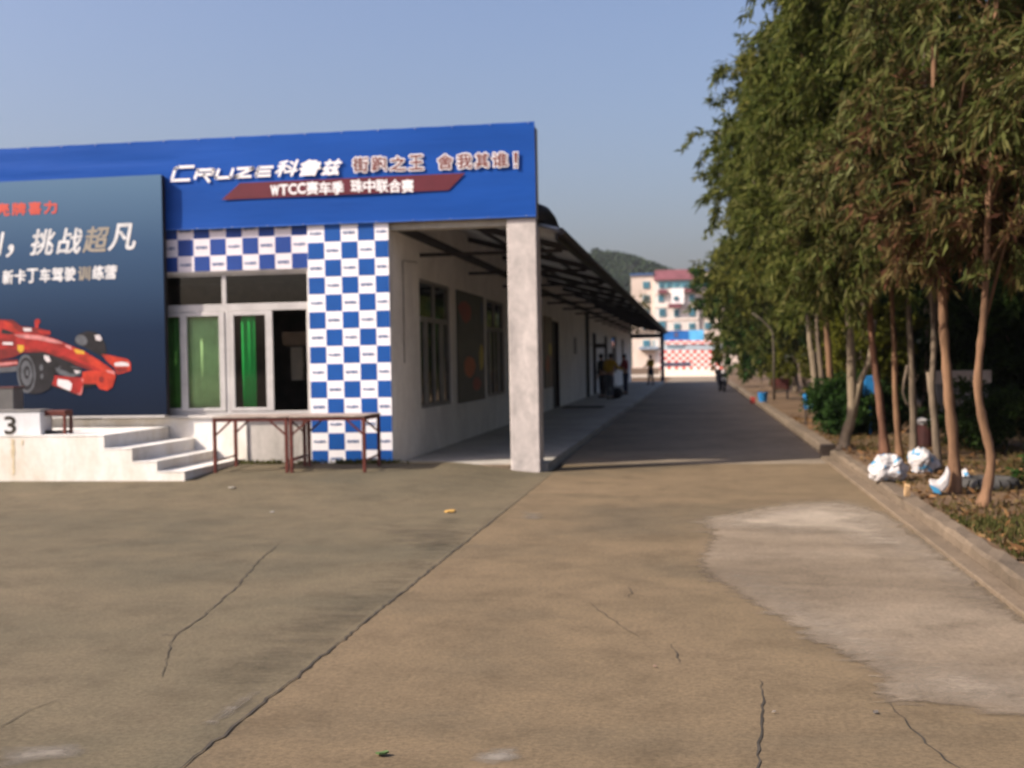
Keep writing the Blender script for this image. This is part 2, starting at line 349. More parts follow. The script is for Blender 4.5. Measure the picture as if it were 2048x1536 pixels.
# right verge: soil, kerbs, paved pad
def vz(x, y): return .12 + .03 * math.sin(x * 1.3 + y * .7) * min(1, (x - 2.2) / .8) + .02 * math.sin(x * 3.1 - y * 1.9) * min(1, (x - 2.2) / .8)
grid('verge', 'soil', 2.19, 40, 8.6, 130, 60, 160, vz)
def kerb(name, x0, x1, ya, yb, z1):
    mb = MB(); n = max(2, int((yb - ya) / .35)); prof = [(x0, -.05), (x0, z1 - .02), (x0 + .02, z1), (x1 - .02, z1), (x1, z1 - .02), (x1, -.05)]; vs = []; k = len(prof)
    for i in range(n + 1):
        y = ya + (yb - ya) * i / n
        for a, (x, z) in enumerate(prof):
            w = .007 if a in (1, 2, 3, 4) else 0
            vs.append((x + random.gauss(0, w), y, z + random.gauss(0, w)))
    fs = [(i * k + a, i * k + a + 1, (i + 1) * k + a + 1, (i + 1) * k + a) for i in range(n) for a in range(k - 1)]
    mb.add(vs, fs + [tuple(range(k)), tuple(n * k + a for a in range(k))]); return struct(mb.build(name, 'kerb'))
kerb('kerb', 1.97, 2.20, 18.95, 110, .16); kerb('kerb', 2.04, 2.22, -4, 18.35, .13)
MB_ = MB()
struct(MB().box(1.90, 2.039, -4, 18.6, -.03, .035).build('gutter_strip', concrete('gutter_concrete', (.165, .125, .085), (.125, .096, .066), (.205, .158, .11), (1, .4, 1)), bevel=.01))
struct(MB().poly([(2.22, -6, .112), (30, -6, .112), (30, 8.75, .112), (2.22, 8.55, .112)]).build('paved_pad', concrete('pad_concrete', (.19, .125, .075), (.14, .09, .055), (.24, .17, .11), (1, 1, 1))))

# ------------------------------------------------------------------ long building
BX0 = -12.5
B = thing('long_building', (BX0, Y0 + .05, 0), 'long single storey white building with open side corridor and dark metal roof', 'building')
YW0, YW1 = Y0 + .05, Y0 + .25
WX0, WX1, WZ0, WZ1 = -9.4, FY(617, 700, Y0 + .05)[0], .87, 2.99
mb = MB()
mb.box(BX0, WX0, YW0, YW1, -.05, 4.93); mb.box(WX0, WX1, YW0, YW1, WZ1, 4.93); mb.box(WX1, XW, YW0, YW1, -.05, 4.93)
mb.build('front_wall', 'white_wall', B)
MB().box(WX0, WX1, YW0, YW1, -.05, WZ0 - .03).build('base_wall', 'low_wall', B)
sx = FY(495, 880, YW0)[0]
MB().box(WX0, sx, YW0 - .03, YW0 - .002, -.02, WZ0 - .05).build('wall_facing', 'stage', B, label='whiter painted stretch of wall under the window')
MB().box(-8.9, WX1 + .03, YW0 - .07, YW0 - .003, WZ0 - .045, WZ0).build('sill', 'low_wall', B, bevel=.008)
MB().box(XW, -2.217, YW0 + .01, YW1 + .04, 3.54, 4.93).build('beam', 'beam', B)
pl = MB().box(-2.64, -2.217, Y0, Y0 + .42, -.02, 3.63).build('pillar', 'pillar', B)
# rough edges on the pillar
bm = bmesh.new(); bm.from_mesh(pl.data); pass
bm.to_mesh(pl.data); bm.free(); pl.modifiers.new('bevel', 'BEVEL').width = .012
# corridor wall with its openings (y0, y1, z0, z1)
OPEN = [(18.1, 20.5, .85, 2.97), (24.1, 26.4, .85, 2.95), (29.0, 31.4, .85, 2.95), (35.45, 37.0, .12, 2.85), (49.5, 51.0, .12, 2.8), (56.0, 57.5, .12, 2.8), (61, 64.5, .9, 2.9), (69, 71.5, .9, 2.9)]
mb = MB(); y = YW1
for a, b, c, d in OPEN:
    mb.box(XW - .2, XW, y, a, -.05, 4.3)
    if c > .2: mb.box(XW - .2, XW, a, b, -.05, c)
    mb.box(XW - .2, XW, a, b, d, 4.3); y = b
mb.box(XW - .2, XW, y, YE, -.05, 4.3); mb.build('corridor_wall', 'corr_wall', B)
mb = MB(); mb.box(BX0, XW - .2, YE - .2, YE, -.05, 4.3); mb.box(BX0, BX0 + .2, YW1, YE - .2, -.05, 4.3)
for yy in (23.0, 33, 48, 60): mb.box(BX0 + .2, XW - .2, yy, yy + .15, -.05, 4.0)
mb.build('partition_wall', 'room', B)
MB().box(BX0 + .2, XW - .2, YW1, YE - .2, .05, .118).build('room_floor', 'dark_room', B)
MB().box(BX0 + .2, XW - .2, YW1, YE - .2, 3.35, 3.42).build('room_ceiling', 'room', B)
# roof: corrugated sheet, purlins, rafters, bottom chords
def sheet(x0, z0, x1, z1, y0, y1, t, mname, name):
    n = int((y1 - y0) / .11); vs = []
    for i in range(n + 1):
        yv = y0 + (y1 - y0) * i / n; w = .018 * (1 if i % 2 else -1)
        vs += [(x0, yv, z0 + w), (x1, yv, z1 + w), (x0, yv, z0 + w - t), (x1, yv, z1 + w - t)]
    fs = []
    for i in range(n):
        a = i * 4; b = a + 4
        fs += [(a, a + 1, b + 1, b), (a + 2, b + 2, b + 3, a + 3), (a + 1, a + 3, b + 3, b + 1), (a, b, b + 2, a + 2)]
    return MB().add(vs, fs).build(name, mname, B)
sheet(-7.8, 5.05, XE + .05, 3.50, YW1 + .02, YE + .3, .03, 'roof_sheet', 'roof')
sheet(-13.0, 3.5, -7.79, 5.05, YW1 + .02, YE + .3, .03, 'roof_sheet', 'roof')
def rz_(x): return 3.50 + (XE + .05 - x) * (1.55 / (7.8 + XE + .05))
for k in range(16):
    yy = 18.2 + k * 4.05; mb = MB()
    mb.bar((XW, yy, rz_(XW) - .14), (XE, yy, rz_(XE) - .14), .07, .10)
    mb.bar((XW, yy, 3.34), (XE - .1, yy, 3.34), .06, .06); mb.bar((XE - .13, yy, 3.36), (XE - .13, yy, 3.42), .06, .06)
    mb.build('roof_truss', 'steel', B)
for xx in (-3.65, -2.75): MB().bar((xx, YW1 + .1, rz_(xx) - .062), (xx, YE, rz_(xx) - .062), .06, .07).build('purlin', 'steel', B)
MB().bar((XW + .05, YW1 + .1, 3.62), (XW + .05, YE, 3.62), .08, .12).build('wall_plate', 'steel', B)
mb = MB(); mb.tube([(XE + .07, YW1 + .05, 3.46), (XE + .07, YE + .3, 3.46)], .055, 10)
mb.box(XE - .02, XE + .02, YW1 + .05, YE + .2, 3.34, 3.44); mb.build('gutter', 'steel', B)
# far post and frame
mb = MB()
mb.bar((-2.25, YE - .5, 0.1), (-2.25, YE - .5, 3.4), .26, .26); mb.bar((XW, YE - .5, 3.2), (-2.2, YE - .5, 3.2), .1, .3)
mb.build('end_post', M('dark_blue_post', (.02, .03, .06), .6), B)
struct(MB().box(XW, -2.13, YW0 + .12, YE, -.05, .12).build('walkway', 'walk', bevel=.01))
struct(MB().box(XW - .02, -2.66, YW0 + .0, YW0 + .118, -.05, .105).build('walkway_edge', mt['kerb'], bevel=.015))

# openings of the corridor: windows and doors
mt['frame_grey'] = M('frame_grey', (.20, .19, .175), .5); mt['door'] = M('dark_door', (.05, .045, .04), .6, .2)
def win_x(a, b, c, d, tr):
    fr = MB(); x0, x1 = XW - .10, XW - .03; t = .06
    fr.box(x0, x1, a, a + t, c, d); fr.box(x0, x1, b - t, b, c, d); fr.box(x0, x1, a + t, b - t, c, c + t); fr.box(x0, x1, a + t, b - t, d - t, d)
    fr.box(x0, x1, a + t, b - t, tr - .04, tr + .04); m_ = (a + b) / 2
    fr.box(x0, x1, m_ - .04, m_ + .04, c + t, tr - .04); fr.box(x0, x1, m_ - .04, m_ + .04, tr + .04, d - t)
    for q in ((a + m_) / 2, (m_ + b) / 2): fr.box(x0 + .01, x1 - .01, q - .13, q + .13, c + t, tr - .04)
    w = fr.build('window', 'frame_grey', B)
    MB().box(XW - .068, XW - .062, a + t, b - t, c + t, d - t).build('pane', 'glass_dark', w)
for a, b, c, d in OPEN:
    if c > .5: win_x(a, b, c, d, 2.32)
    else:
        dr = MB().box(XW - .14, XW - .09, a + .05, b - .05, .14, d - .05).build('door', 'door', B)
        MB().box(XW - .09, XW - .03, a + .12, a + .2, 1.0, 1.14).build('handle', 'alu', dr)
        fr = MB(); fr.box(XW - .16, XW + .02, a, a + .05, .12, d); fr.box(XW - .16, XW + .02, b - .05, b, .12, d); fr.box(XW - .16, XW + .02, a + .05, b - .05, d - .05, d)
        fr.build('door_frame', 'steel', B)
mb = MB(); mb.tube([(XW + .09, 46.2, .12), (XW + .09, 46.2, 2.83), (XW + .09, 46.2, 3.5)], .075, 8); mb.build('downpipe', M('downpipe_grey', (.06, .065, .06), .6), B)
mb = MB(); mb.tube([(XW + .02, 17.0, 1.6), (XW + .02, 17.0, 3.15), (XW + .02, 17.9, 3.2)], .007, 6); mb.build('cable', 'black', B)

# front window of the building: frame, sashes, panes
def pxX(u): return FY(u, 720, YW0 + .08)[0]
fa, fb = YW0 + .05, YW0 + .11
TZ = FY(520, 613, fa)[2]
fw = MB()
fw.box(WX0, WX1, fa, fb, WZ0, WZ0 + .05); fw.box(WX0, WX1, fa, fb, WZ1 - .04, WZ1)
fw.box(WX0, WX1, fa, fb, TZ - .06, TZ + .05)
fw.box(pxX(448), pxX(457), fa, fb, TZ + .05, WZ1 - .04); fw.box(pxX(453), pxX(461), fa, fb + .02, WZ0 + .05, TZ - .06)
fw.box(WX1 - .04, WX1, fa, fb, WZ0 + .05, TZ - .06)
fw = fw.build('window', 'alu', B, bevel=.004)
def sash_at(u0, u1, u2, u3, dy):
    sash = MB(); a, b = fa + dy, fb + dy - .02; z0, z1 = WZ0 + .055, TZ - .065
    sash.box(pxX(u0), pxX(u1), a, b, z0, z1); sash.box(pxX(u2), pxX(u3), a, b, z0, z1)
    sash.box(pxX(u1), pxX(u2), a, b, z0, z0 + .05); sash.box(pxX(u1), pxX(u2), a, b, z1 - .06, z1)
    o = sash.build('sash', 'alu', fw, bevel=.004)
sash_at(365, 377, 441, 452.5, -.012); sash_at(462, 471, 534, 548, -.012)
sash_at(280, 290, 363, 364.8, -.008)
for u0, u1 in ((377, 441), (471, 534), (290, 363)): MB().box(pxX(u0), pxX(u1), fa + .012, fa + .016, WZ0 + .1, TZ - .12).build('pane', 'glass', fw)
for u0, u1 in ((457, 617), (340, 448)): MB().box(pxX(u0) + .01, pxX(u1) - .01, fa + .02, fa + .024, TZ + .05, WZ1 - .04).build('pane', 'glass', fw)
# curtains
def curtain(u0, u1, Y, label, col, folds):
    x0, x1 = FY(u0, 720, Y)[0], FY(u1, 720, Y)[0]; n = folds * 8; vs = []
    for i in range(n + 1):
        x = x0 + (x1 - x0) * i / n; yy = Y + .006 * math.sin(i / 8 * 2 * math.pi) + random.gauss(0, .003)
        vs += [(x, yy, WZ0 + .02), (x, yy - .01, TZ - .02)]
    mb = MB().add(vs, [(2 * i, 2 * i + 2, 2 * i + 3, 2 * i + 1) for i in range(n)])
    m = M(label[:20], col, .8, .12, 3); o = mb.build('curtain', m, smooth=True); sm = o.modifiers.new('t', 'SOLIDIFY'); sm.thickness = .004
    tag(o, label, 'curtain', 'green curtains behind the front window')
curtain(300, 367, YW0 + .16, 'dark green curtain half hidden behind the right edge of the car billboard', (.10, .32, .06), 5)
curtain(374, 450, YW0 + .145, 'pale green curtain behind the second glass pane from the billboard', (.52, .82, .36), 3)
curtain(485, 512, YW0 + .15, 'narrow bright green curtain gathered inside the half open sliding sash', (.02, .55, .10), 2)
# added panels standing in for the lit back window, set forward to catch daylight
t = thing('window_stand_in', (-6.3, 18.4, .9), 'beige header and cream panel standing in for the lit back window of the dim room', 'board')
p0, p1 = FY(566, 664, 18.4), FY(614, 690, 18.4)
MB().box(p0[0], p1[0], 18.36, 18.48, p1[2], p0[2]).build('header', M('beige_panel', (.35, .24, .15), .8), t)
p0, p1 = FY(582, 695, 18.4), FY(607, 760, 18.4)
MB().box(p0[0], p1[0], 18.38, 18.48, p1[2], p0[2]).build('panel', M('cream_panel', (.6, .5, .36), .8), t)

# ------------------------------------------------------------------ banner above the front
bz0, bz1 = 3.635, 4.99
BN = thing('roof_banner', (-2.21, Y0 - .02, bz0), 'long blue fabric banner with white and brown lettering across the roof line', 'banner')
nx, nz = 160, 16; vs = []
for j in range(nz + 1):
    for i in range(nx + 1):
        x = -12.3 + (12.3 - 2.213) * i / nx; z = bz0 + (bz1 - bz0) * j / nz
        edge = min(1, min(j, nz - j) / 3)
        yy = Y0 - .03 + edge * .006 * math.sin(x * 2.2 + z * 3) + (.008 * edge * math.sin(z * 26 + x * .9) if x < -7.6 else 0)
        zz = z + (-.006 * abs(math.sin(x * 3.14 / .55)) if j == nz else 0) - (-.004 * abs(math.sin(x * 3.14 / .55)) if j == 0 else 0)
        vs.append((x, yy, zz))
a = nx + 1
MB().add(vs, [(j * a + i, j * a + i + 1, (j + 1) * a + i + 1, (j + 1) * a + i) for j in range(nz) for i in range(nx)]).build('cloth', 'banner_blue', BN, smooth=True)
mb = MB(); mb.box(-12.3, -2.22, Y0 - .010, Y0 + .045, bz1 - .06, bz1 - .01); mb.box(-2.27, -2.222, Y0 - .010, Y0 + .045, bz0 + .03, bz1 - .07); mb.build('frame', 'alu', BN)
mb = MB(); mb.box(-12.3, -2.215, Y0 - .046, Y0 - .040, bz0 + .012, bz0 + .024); mb.build('hem', 'banner_hem', BN)
for k in range(19):
    MB().ball((-2.3 - k * .55, Y0 - .042, bz1 - .02), .009, 6, 4).build('eyelet', 'alu', BN); MB().ball((-2.35 - k * .55, Y0 - .05, bz0 + .02), .008, 6, 4).build('eyelet', 'alu', BN)
YT = Y0 - .052
def bx(u, v): p = FY(u, v, YT); return p[0], p[2]
# strip under the lettering
mb = MB(); c = [bx(443, 398), bx(480, 364), bx(930, 348), bx(897, 382)]
z0 = (c[0][1] + c[3][1]) / 2; z1 = (c[1][1] + c[2][1]) / 2
mb.poly([(c[0][0], YT, z0), (c[3][0], YT, z0), (c[2][0], YT, z1), (c[1][0], YT, z1)]); mb.build('stripe', 'maroon', BN)
def bold_chars(mb, s, us, v0, v1, Y, bold, shear=0, pxw=None):     # each glyph in its own cell, pixel boxes
    for ch, (u0, u1) in zip(s, us):
        m0 = FY((u0 + u1) / 2, v1, Y); m1 = FY((u0 + u1) / 2, v0, Y)
        text_on_y(mb, ch, FY(u0, v0, Y)[0], FY(u1, v0, Y)[0], m0[2], m1[2], Y, bold, shear)
def cells(u0, u1, n, gap=.08):
    w = (u1 - u0) / n; return [(u0 + i * w + w * gap / 2, u0 + (i + 1) * w - w * gap / 2) for i in range(n)]
Y2 = YT - .003
mb = MB()
for i, (u0, u1) in enumerate(cells(541, 612, 4, .12)):
    text_on_y(mb, 'WTCC'[i], bx(u0, 380)[0], bx(u1, 380)[0], bx(570, 390 - i * .6)[1], bx(570, 370 - i * .6)[1], Y2, .025)
for s, u0, u1, dv in (('赛车季', 612, 688, 0), ('珠中联合赛', 701, 828, -4)):
    for i, (a_, b_) in enumerate(cells(u0, u1, len(s), .08)):
        text_on_y(mb, s[i], bx(a_, 375)[0], bx(b_, 375)[0], bx(a_, 389 + dv)[1], bx(a_, 364 + dv)[1], Y2, .02)
# wide slanted name drawn stroke by stroke
def strokes(mb, x0, z0, w, h, segs, t, Y, sh):
    for (ax, az), (bx_, bz_) in segs:
        A = Vector((x0 + ax * w + sh * az * h, Y, z0 + az * h)); Bq = Vector((x0 + bx_ * w + sh * bz_ * h, Y, z0 + bz_ * h)); d = (Bq - A).normalized(); n = Vector((-d.z, 0, d.x)) * t / 2
        A2, B2 = A - d * t * .3, Bq + d * t * .3
        mb.poly([A2 - n, B2 - n, B2 + n, A2 + n])
LET = {'C': [((1, 1), (.12, 1)), ((.12, 1), (0, .85)), ((0, .9), (0, .1)), ((0, 0), (1, 0))],
       'R': [((0, 0), (0, 1)), ((0, 1), (1, 1)), ((1, 1), (1, .5)), ((1, .45), (.1, .45)), ((.5, .4), (.95, -.45))],
       'U': [((0, 1), (0, 0)), ((0, 0), (1, 0)), ((1, 0), (1, 1))],
       'Z': [((0, 1), (1, 1)), ((1, 1), (0, 0)), ((0, 0), (1, 0))],
       'E': [((1, 1), (0, 1)), ((0, 1), (0, 0)), ((0, 0), (1, 0)), ((0, .5), (.9, .5))]}
for ch, u0, u1, va, vb in (('C', 343, 385, 333, 361), ('R', 390, 428, 339, 357), ('U', 432, 466, 338, 356), ('Z', 470, 507, 336, 354), ('E', 512, 545, 334, 352)):
    xa, za = bx(u0, vb); xb, zb = bx(u1, va)
    strokes(mb, xa, za, (xb - xa) * .84, zb - za, LET[ch], .042, Y2 - .0006 * ('CRUZE'.index(ch)), .38)
for i, (ch, u0, u1) in enumerate(zip('科鲁兹', (551, 599, 643), (597, 642, 684))):
    text_on_y(mb, ch, bx(u0, 338)[0], bx(u1, 338)[0], bx(u0, 353 - i)[1], bx(u0, 322 - i)[1], Y2, .03, .3)
mb.build('white_lettering', 'txt_white', BN)
mo = MB(); mi = MB()
for i, (ch, u0, u1) in enumerate(list(zip('街跑之王', (703, 741, 778, 816), (739, 776, 814, 849))) + list(zip('舍我其谁', (873, 912, 948, 982), (908, 946, 980, 1018)))):
    va, vb = 313 - i * 1.4, 347 - i * 1.4
    if i == 2: va += 1
    x0_, x1_ = bx(u0, 330)[0], bx(u1, 330)[0]; z0_, z1_ = bx(u0, vb)[1], bx(u0, va)[1]
    text_on_y(mi, ch, x0_ + .02, x1_ - .02, z0_ + .02, z1_ - .02, Y2 - .004, .02)
    text_on_y(mo, ch, x0_ + .02, x1_ - .02, z0_ + .02, z1_ - .02, Y2, .075)
for mbx, gq, Yq in ((mo, .014, Y2), (mi, 0, Y2 - .004)):
    a1, b1 = bx(1029, 335); c1, d1 = bx(1034, 305)
    mbx.poly([(a1 - gq, Yq, b1 + .06 - gq), (c1 + gq, Yq, b1 + .06 - gq), (c1 + .008 + gq, Yq, d1 + gq), (a1 - .008 - gq, Yq, d1 + gq)])
    mbx.poly([(a1 - gq, Yq, b1 - gq), (c1 + gq, Yq, b1 - gq), (c1 + gq, Yq, b1 + .035 + gq), (a1 - gq, Yq, b1 + .035 + gq)])
mo.build('lettering_outline', 'txt_white', BN); mi.build('brown_lettering', 'txt_brown', BN)
# rolled dark tarp at the roof corner
t = MB(); t.tube([(-2.30, YW1 + .02, 3.74), (-2.20, YW1 + .25, 3.72), (-2.12, YW1 + .5, 3.65), (-2.06, YW1 + .75, 3.57)], [.15, .15, .12, .07], 12)
tag(t.build('rolled_tarp', 'black', smooth=True), 'black rolled sheet lying on the roof edge beside the blue banner corner', 'tarp')

# ------------------------------------------------------------------ checkered panels
CE = .2545
def checker(name, label, x0, x1, z0, z1, first_z, white_first, Y, mw, mbl, d=.012):
    t = thing(name, (x1, Y, z0), label, 'panel')
    MB().box(x0, x1, Y, Y + d, z0, z1).build('sheet', mw, t)
    blue = MB(); tx = MB(); g = .005; row = 0; zt = z1; alt = 0
    while zt > z0 + .01:
        h = first_z if row == 0 else CE; zb = max(z0, zt - h); col = 0; xl = x0
        while xl < x1 - .01:
            xr = min(x1, xl + CE)
            if (row + col) % 2 == (1 if white_first else 0): 
                blue.poly([(xl + g, Y - .003, zb + g), (xr - g / 2, Y - .003, zb + g), (xr - g / 2, Y - .003, zt - g), (xl + g, Y - .003, zt - g)])
            else:
                alt = (row + col // 2 + row // 2) % 2
                zc = zt - h + CE / 2
                if zc + .02 < zt and zc - .02 > zb:
                    s = '珠海赛车' if alt else '中山赛车'
                    if xr - xl < CE * .8: s = s[:2]
                    vs, fs = TXC[s]; w = (xr - xl) * (.72 if len(s) == 4 else .66); hh = .05 if alt else .044
                    xa = (xl + xr) / 2 - w / 2 if len(s) == 4 else xl + .06
                    [tx.add([(xa + v[0] * w + q * .003, Y - .004 - (q + 1) * .0002, zc - hh / 2 + v[1] * hh) for v in vs], fs) for q in (-1, 1)]
            xl += CE; col += 1
        zt = zb; row += 1
    blue.build('blue_squares', mbl, t); tx.build('lettering', 'txt_blue', t)
TXC = {}
for s in ('珠海赛车', '中山赛车', '珠海', '中山'):
    vs, fs = text_mesh(s, .01); w, h = vs[:, :2].max(0); TXC[s] = ([(v[0] / w, v[1] / h) for v in vs], fs)
px0 = FY(614, 447, Y0)[0]; px1 = FY(776, 443, Y0)[0]
checker('checkered_panel', 'tall blue and white checkered panel beside the open corridor', px0, px1 - .0, .15, 3.645, CE * 1.0, True, Y0 + .0, 'chk_white', 'chk_blue')
checker('checkered_panel', 'low wide blue and white checkered strip above the window', px0 - .004 - 11 * CE, px0 - .004, 3.02, 3.66, .155, False, Y0 + .03, 'chk_white2', 'chk_blue2')

# ------------------------------------------------------------------ billboard with a printed racing car
bY = Y0 - .16
bR = FY(322, 350, bY)[0]; bT = FY(322, 349, bY)[2]; bB = FY(333, 830, bY)[2]; bL = -12.2
BB = thing('billboard', (bL, bY, bB), 'large dark blue billboard with a red racing car and white lettering', 'billboard')
m, N, L, P = _new('billboard_print'); tc = N.new('ShaderNodeTexCoord'); sp = N.new('ShaderNodeSeparateXYZ'); L.new(tc.outputs['Object'], sp.inputs[0])
mr = N.new('ShaderNodeMapRange'); mr.inputs[1].default_value = 0; mr.inputs[2].default_value = bT - bB; L.new(sp.outputs[2], mr.inputs[0])
r = ramp(N, L, mr.outputs[0], [(0, (.006, .011, .024)), (.35, (.011, .024, .055)), (.7, (.042, .085, .16)), (1, (.10, .18, .28))])
L.new(r.outputs[0], P.inputs['Base Color']); P.inputs['Roughness'].default_value = .5; P.inputs['Specular IOR Level'].default_value = .08
MB().box(bL, bR, bY, bY + .02, bB, bT).build('board', m, BB)
MB().box(bL, bR - .004, bY + .021, bY + .125, bB + .004, bT - .004).build('frame', 'steel', BB)
MB().box(bL, bR - .03, bY - .005, bY + .125, bB - .03, bB - .003).build('ledge', 'alu', BB)
mt['car_red'] = M('car_red', (.30, .016, .012), .5, .45, 4); mt['car_hi'] = M('car_highlight', (.52, .20, .19), .5, .4, 6)
mt['car_or'] = M('car_orange_red', (.40, .030, .012), .5, .4, 5); mt['car_dk'] = M('car_dark', (.009, .008, .010), .5, .5, 6)
mt['car_gr'] = M('car_grey', (.085, .09, .10), .5, .3, 6); mt['car_wh'] = M('car_white', (.6, .55, .55), .5, .15)
mt['car_ye'] = M('car_yellow', (.55, .32, .03), .5); mt['car_dr'] = M('car_dark_red', (.16, .012, .010), .5, .3)
mt['txt_red'] = M('red_print', (.55, .085, .06), .5, .1); mt['txt_silver'] = M('silver_print', (.62, .62, .62), .45, .2, 9); mt['txt_tan'] = M('tan_print', (.30, .27, .22), .45, .15)
lay = [0]
def pic(mb, pts):
    lay[0] += 1; Yp = bY - .004 - lay[0] * .00015
    mb.poly([tuple(FY(x / 3.938, 580 + y / 3.938, Yp)) for x, y in pts])
def ell(cx, cy, rx, ry, n=28, rot=0): return [(cx + rx * math.cos(2 * math.pi * i / n) * math.cos(rot) - ry * math.sin(2 * math.pi * i / n) * math.sin(rot), cy + rx * math.cos(2 * math.pi * i / n) * math.sin(rot) + ry * math.sin(2 * math.pi * i / n) * math.cos(rot)) for i in range(n)]
red, hi, org, dk, gr, wh, ye, dr, ft, fwg = (MB() for _ in range(10))
pic(ft, [(590, 400), (620, 345), (690, 322), (750, 330), (800, 370), (830, 430), (840, 490), (815, 525), (760, 500), (700, 470), (640, 440), (588, 415)])
pic(gr, ell(640, 395, 50, 40, rot=.5)); pic(wh, [(745, 355), (785, 352), (805, 385), (790, 402), (755, 395)])
pic(fwg, [(800, 505), (860, 512), (930, 528), (1005, 545), (1030, 575), (1030, 635), (985, 648), (925, 665), (900, 610), (840, 560)])
pic(wh, [(900, 575), (950, 565), (1010, 572), (1020, 600), (960, 600), (905, 600)]); pic(dr, [(905, 610), (1025, 625), (930, 660)])
pic(dr, [(-60, 220), (20, 232), (100, 235), (165, 285), (240, 292), (300, 300), (380, 318), (395, 352), (330, 352), (180, 348), (40, 345), (-60, 345)])
pic(red, [(-60, 240), (40, 242), (95, 262), (130, 330), (330, 350), (450, 390), (560, 440), (660, 480), (760, 545), (840, 592), (900, 640), (890, 690), (850, 700), (780, 662), (700, 632), (620, 600), (540, 570), (430, 520), (300, 490), (180, 495), (100, 530), (-60, 560)])
pic(red, [(270, 242), (290, 226), (312, 232), (318, 252), (300, 272), (302, 300), (278, 298)]); pic(red, [(290, 318), (395, 322), (398, 352), (330, 350)])
pic(dk, [(15, 305), (60, 318), (120, 342), (60, 350), (10, 342)]); pic(org, [(20, 250), (80, 262), (140, 325), (110, 330), (60, 290)])
pic(dr, [(-60, 470), (60, 462), (180, 470), (300, 470), (420, 500), (430, 520), (300, 490), (180, 495), (100, 530), (-60, 560)])
pic(dr, [(430, 520), (540, 566), (700, 632), (780, 662), (700, 605), (600, 560), (500, 520)])
pic(dr, [(-60, 380), (60, 385), (120, 400), (60, 402), (-60, 400)]); pic(wh, [(20, 410), (100, 412), (100, 432), (20, 430)])
pic(hi, [(110, 352), (200, 348), (330, 362), (450, 396), (500, 420), (430, 420), (300, 392), (150, 376)])
pic(wh, [(180, 298), (245, 300), (250, 325), (190, 325)])
pic(hi, [(510, 430), (560, 440), (565, 470), (520, 450)]); pic(org, [(560, 450), (660, 480), (780, 555), (880, 630), (850, 660), (720, 590), (600, 530)])
pic(ye, [(580, 462), (660, 480), (668, 505), (600, 500)]); pic(ye, [(140, 432), (188, 436), (185, 480), (160, 495), (138, 472)])
pic(dk, [(225, 500), (330, 488), (420, 515), (560, 570), (640, 620), (600, 680), (440, 660), (240, 640)])
pic(gr, [(430, 610), (520, 640), (560, 660), (640, 640), (640, 665), (560, 690), (470, 665)]); pic(wh, [(580, 630), (640, 640), (600, 660)])
pic(dr, [(-60, 560), (140, 548), (142, 590), (-60, 625)]); pic(hi, [(-60, 580), (135, 565), (135, 580), (-60, 605)]); pic(gr, [(-60, 612), (135, 600), (130, 640), (-60, 655)])
pic(red, [(420, 672), (500, 680), (640, 690), (655, 650), (720, 645), (740, 690), (700, 730), (655, 735), (650, 800), (635, 830), (590, 815), (520, 782), (410, 748)])
pic(wh, [(455, 700), (540, 712), (568, 740), (555, 795), (520, 785), (450, 750)]); pic(hi, [(640, 700), (720, 680), (730, 705), (655, 735)])
pic(org, [(650, 645), (720, 635), (800, 640), (905, 642), (910, 690), (885, 765), (845, 792), (785, 780), (755, 735), (660, 770), (655, 735)])
pic(dr, ell(800, 705, 22, 26)); pic(hi, [(830, 630), (900, 640), (905, 665), (850, 650)])
pic(dk, [(250, 508), (330, 492), (400, 520), (432, 600), (425, 700), (392, 780), (320, 812), (250, 820), (180, 790), (160, 640)])
pic(gr, ell(207, 660, 72, 152, rot=-.05)); pic(dk, ell(207, 660, 60, 130, rot=-.05)); pic(gr, ell(208, 655, 46, 100, rot=-.05)); pic(dk, ell(212, 650, 24, 52)); pic(gr, ell(214, 650, 12, 26))
pic(gr, [(440, 640), (470, 600), (480, 604), (452, 650)]); pic(gr, [(560, 600), (640, 618), (640, 624), (560, 608)]); pic(hi, [(590, 815), (640, 826), (654, 760), (648, 760), (632, 815)]); pic(dk, [(410, 748), (520, 782), (590, 815), (585, 828), (515, 795), (408, 760)]); pic(dk, [(655, 740), (750, 738), (760, 750), (655, 772)])
pic(wh, [(345, 512), (385, 520), (400, 560), (375, 572), (350, 545)]); pic(gr, ell(325, 610, 14, 26)); pic(gr, ell(330, 680, 10, 22))
pic(dk, [(225, 520), (262, 520), (262, 800), (235, 810)][:0] or ell(-30, 450, 8, 8))
CP = red.build('printed_car', 'car_red', BB)
for mbx, nm, mm in ((hi, 'highlights', 'car_hi'), (org, 'nose', 'car_or'), (dk, 'near_tyre', 'car_dk'), (ft, 'far_tyre', 'car_dk'), (fwg, 'front_wing', 'car_or'), (gr, 'wheel_discs', 'car_gr'), (wh, 'white_marks', 'car_wh'), (ye, 'yellow_marks', 'car_ye'), (dr, 'shaded_panels', 'car_dr')):
    mbx.build(nm, mm, CP)
Yt = bY - .004
def chars(s, boxes, v0, v1, dv, bold, shear):
    mb = MB()
    for i, (ch, (u0, u1)) in enumerate(zip(s, boxes)):
        dd = dv * i; text_on_y(mb, ch, FY(u0, v0, Yt)[0], FY(u1, v0, Yt)[0], FY(u0, v1 + dd, Yt)[2], FY(u0, v0 + dd, Yt)[2], Yt, bold, shear)
    return mb
chars('壳牌喜力', ((-10, 18), (24, 51), (57, 82), (88, 113)), 408, 432, -1.6, .03, 0).build('red_lettering', 'txt_red', BB)
mb = chars('挑战', ((60, 110), (112, 164)), 460, 510, -2, .03, .25); mb2 = chars('凡', ((215, 270),), 449, 501, 0, .035, .2); mb.add(mb2.v, mb2.f)
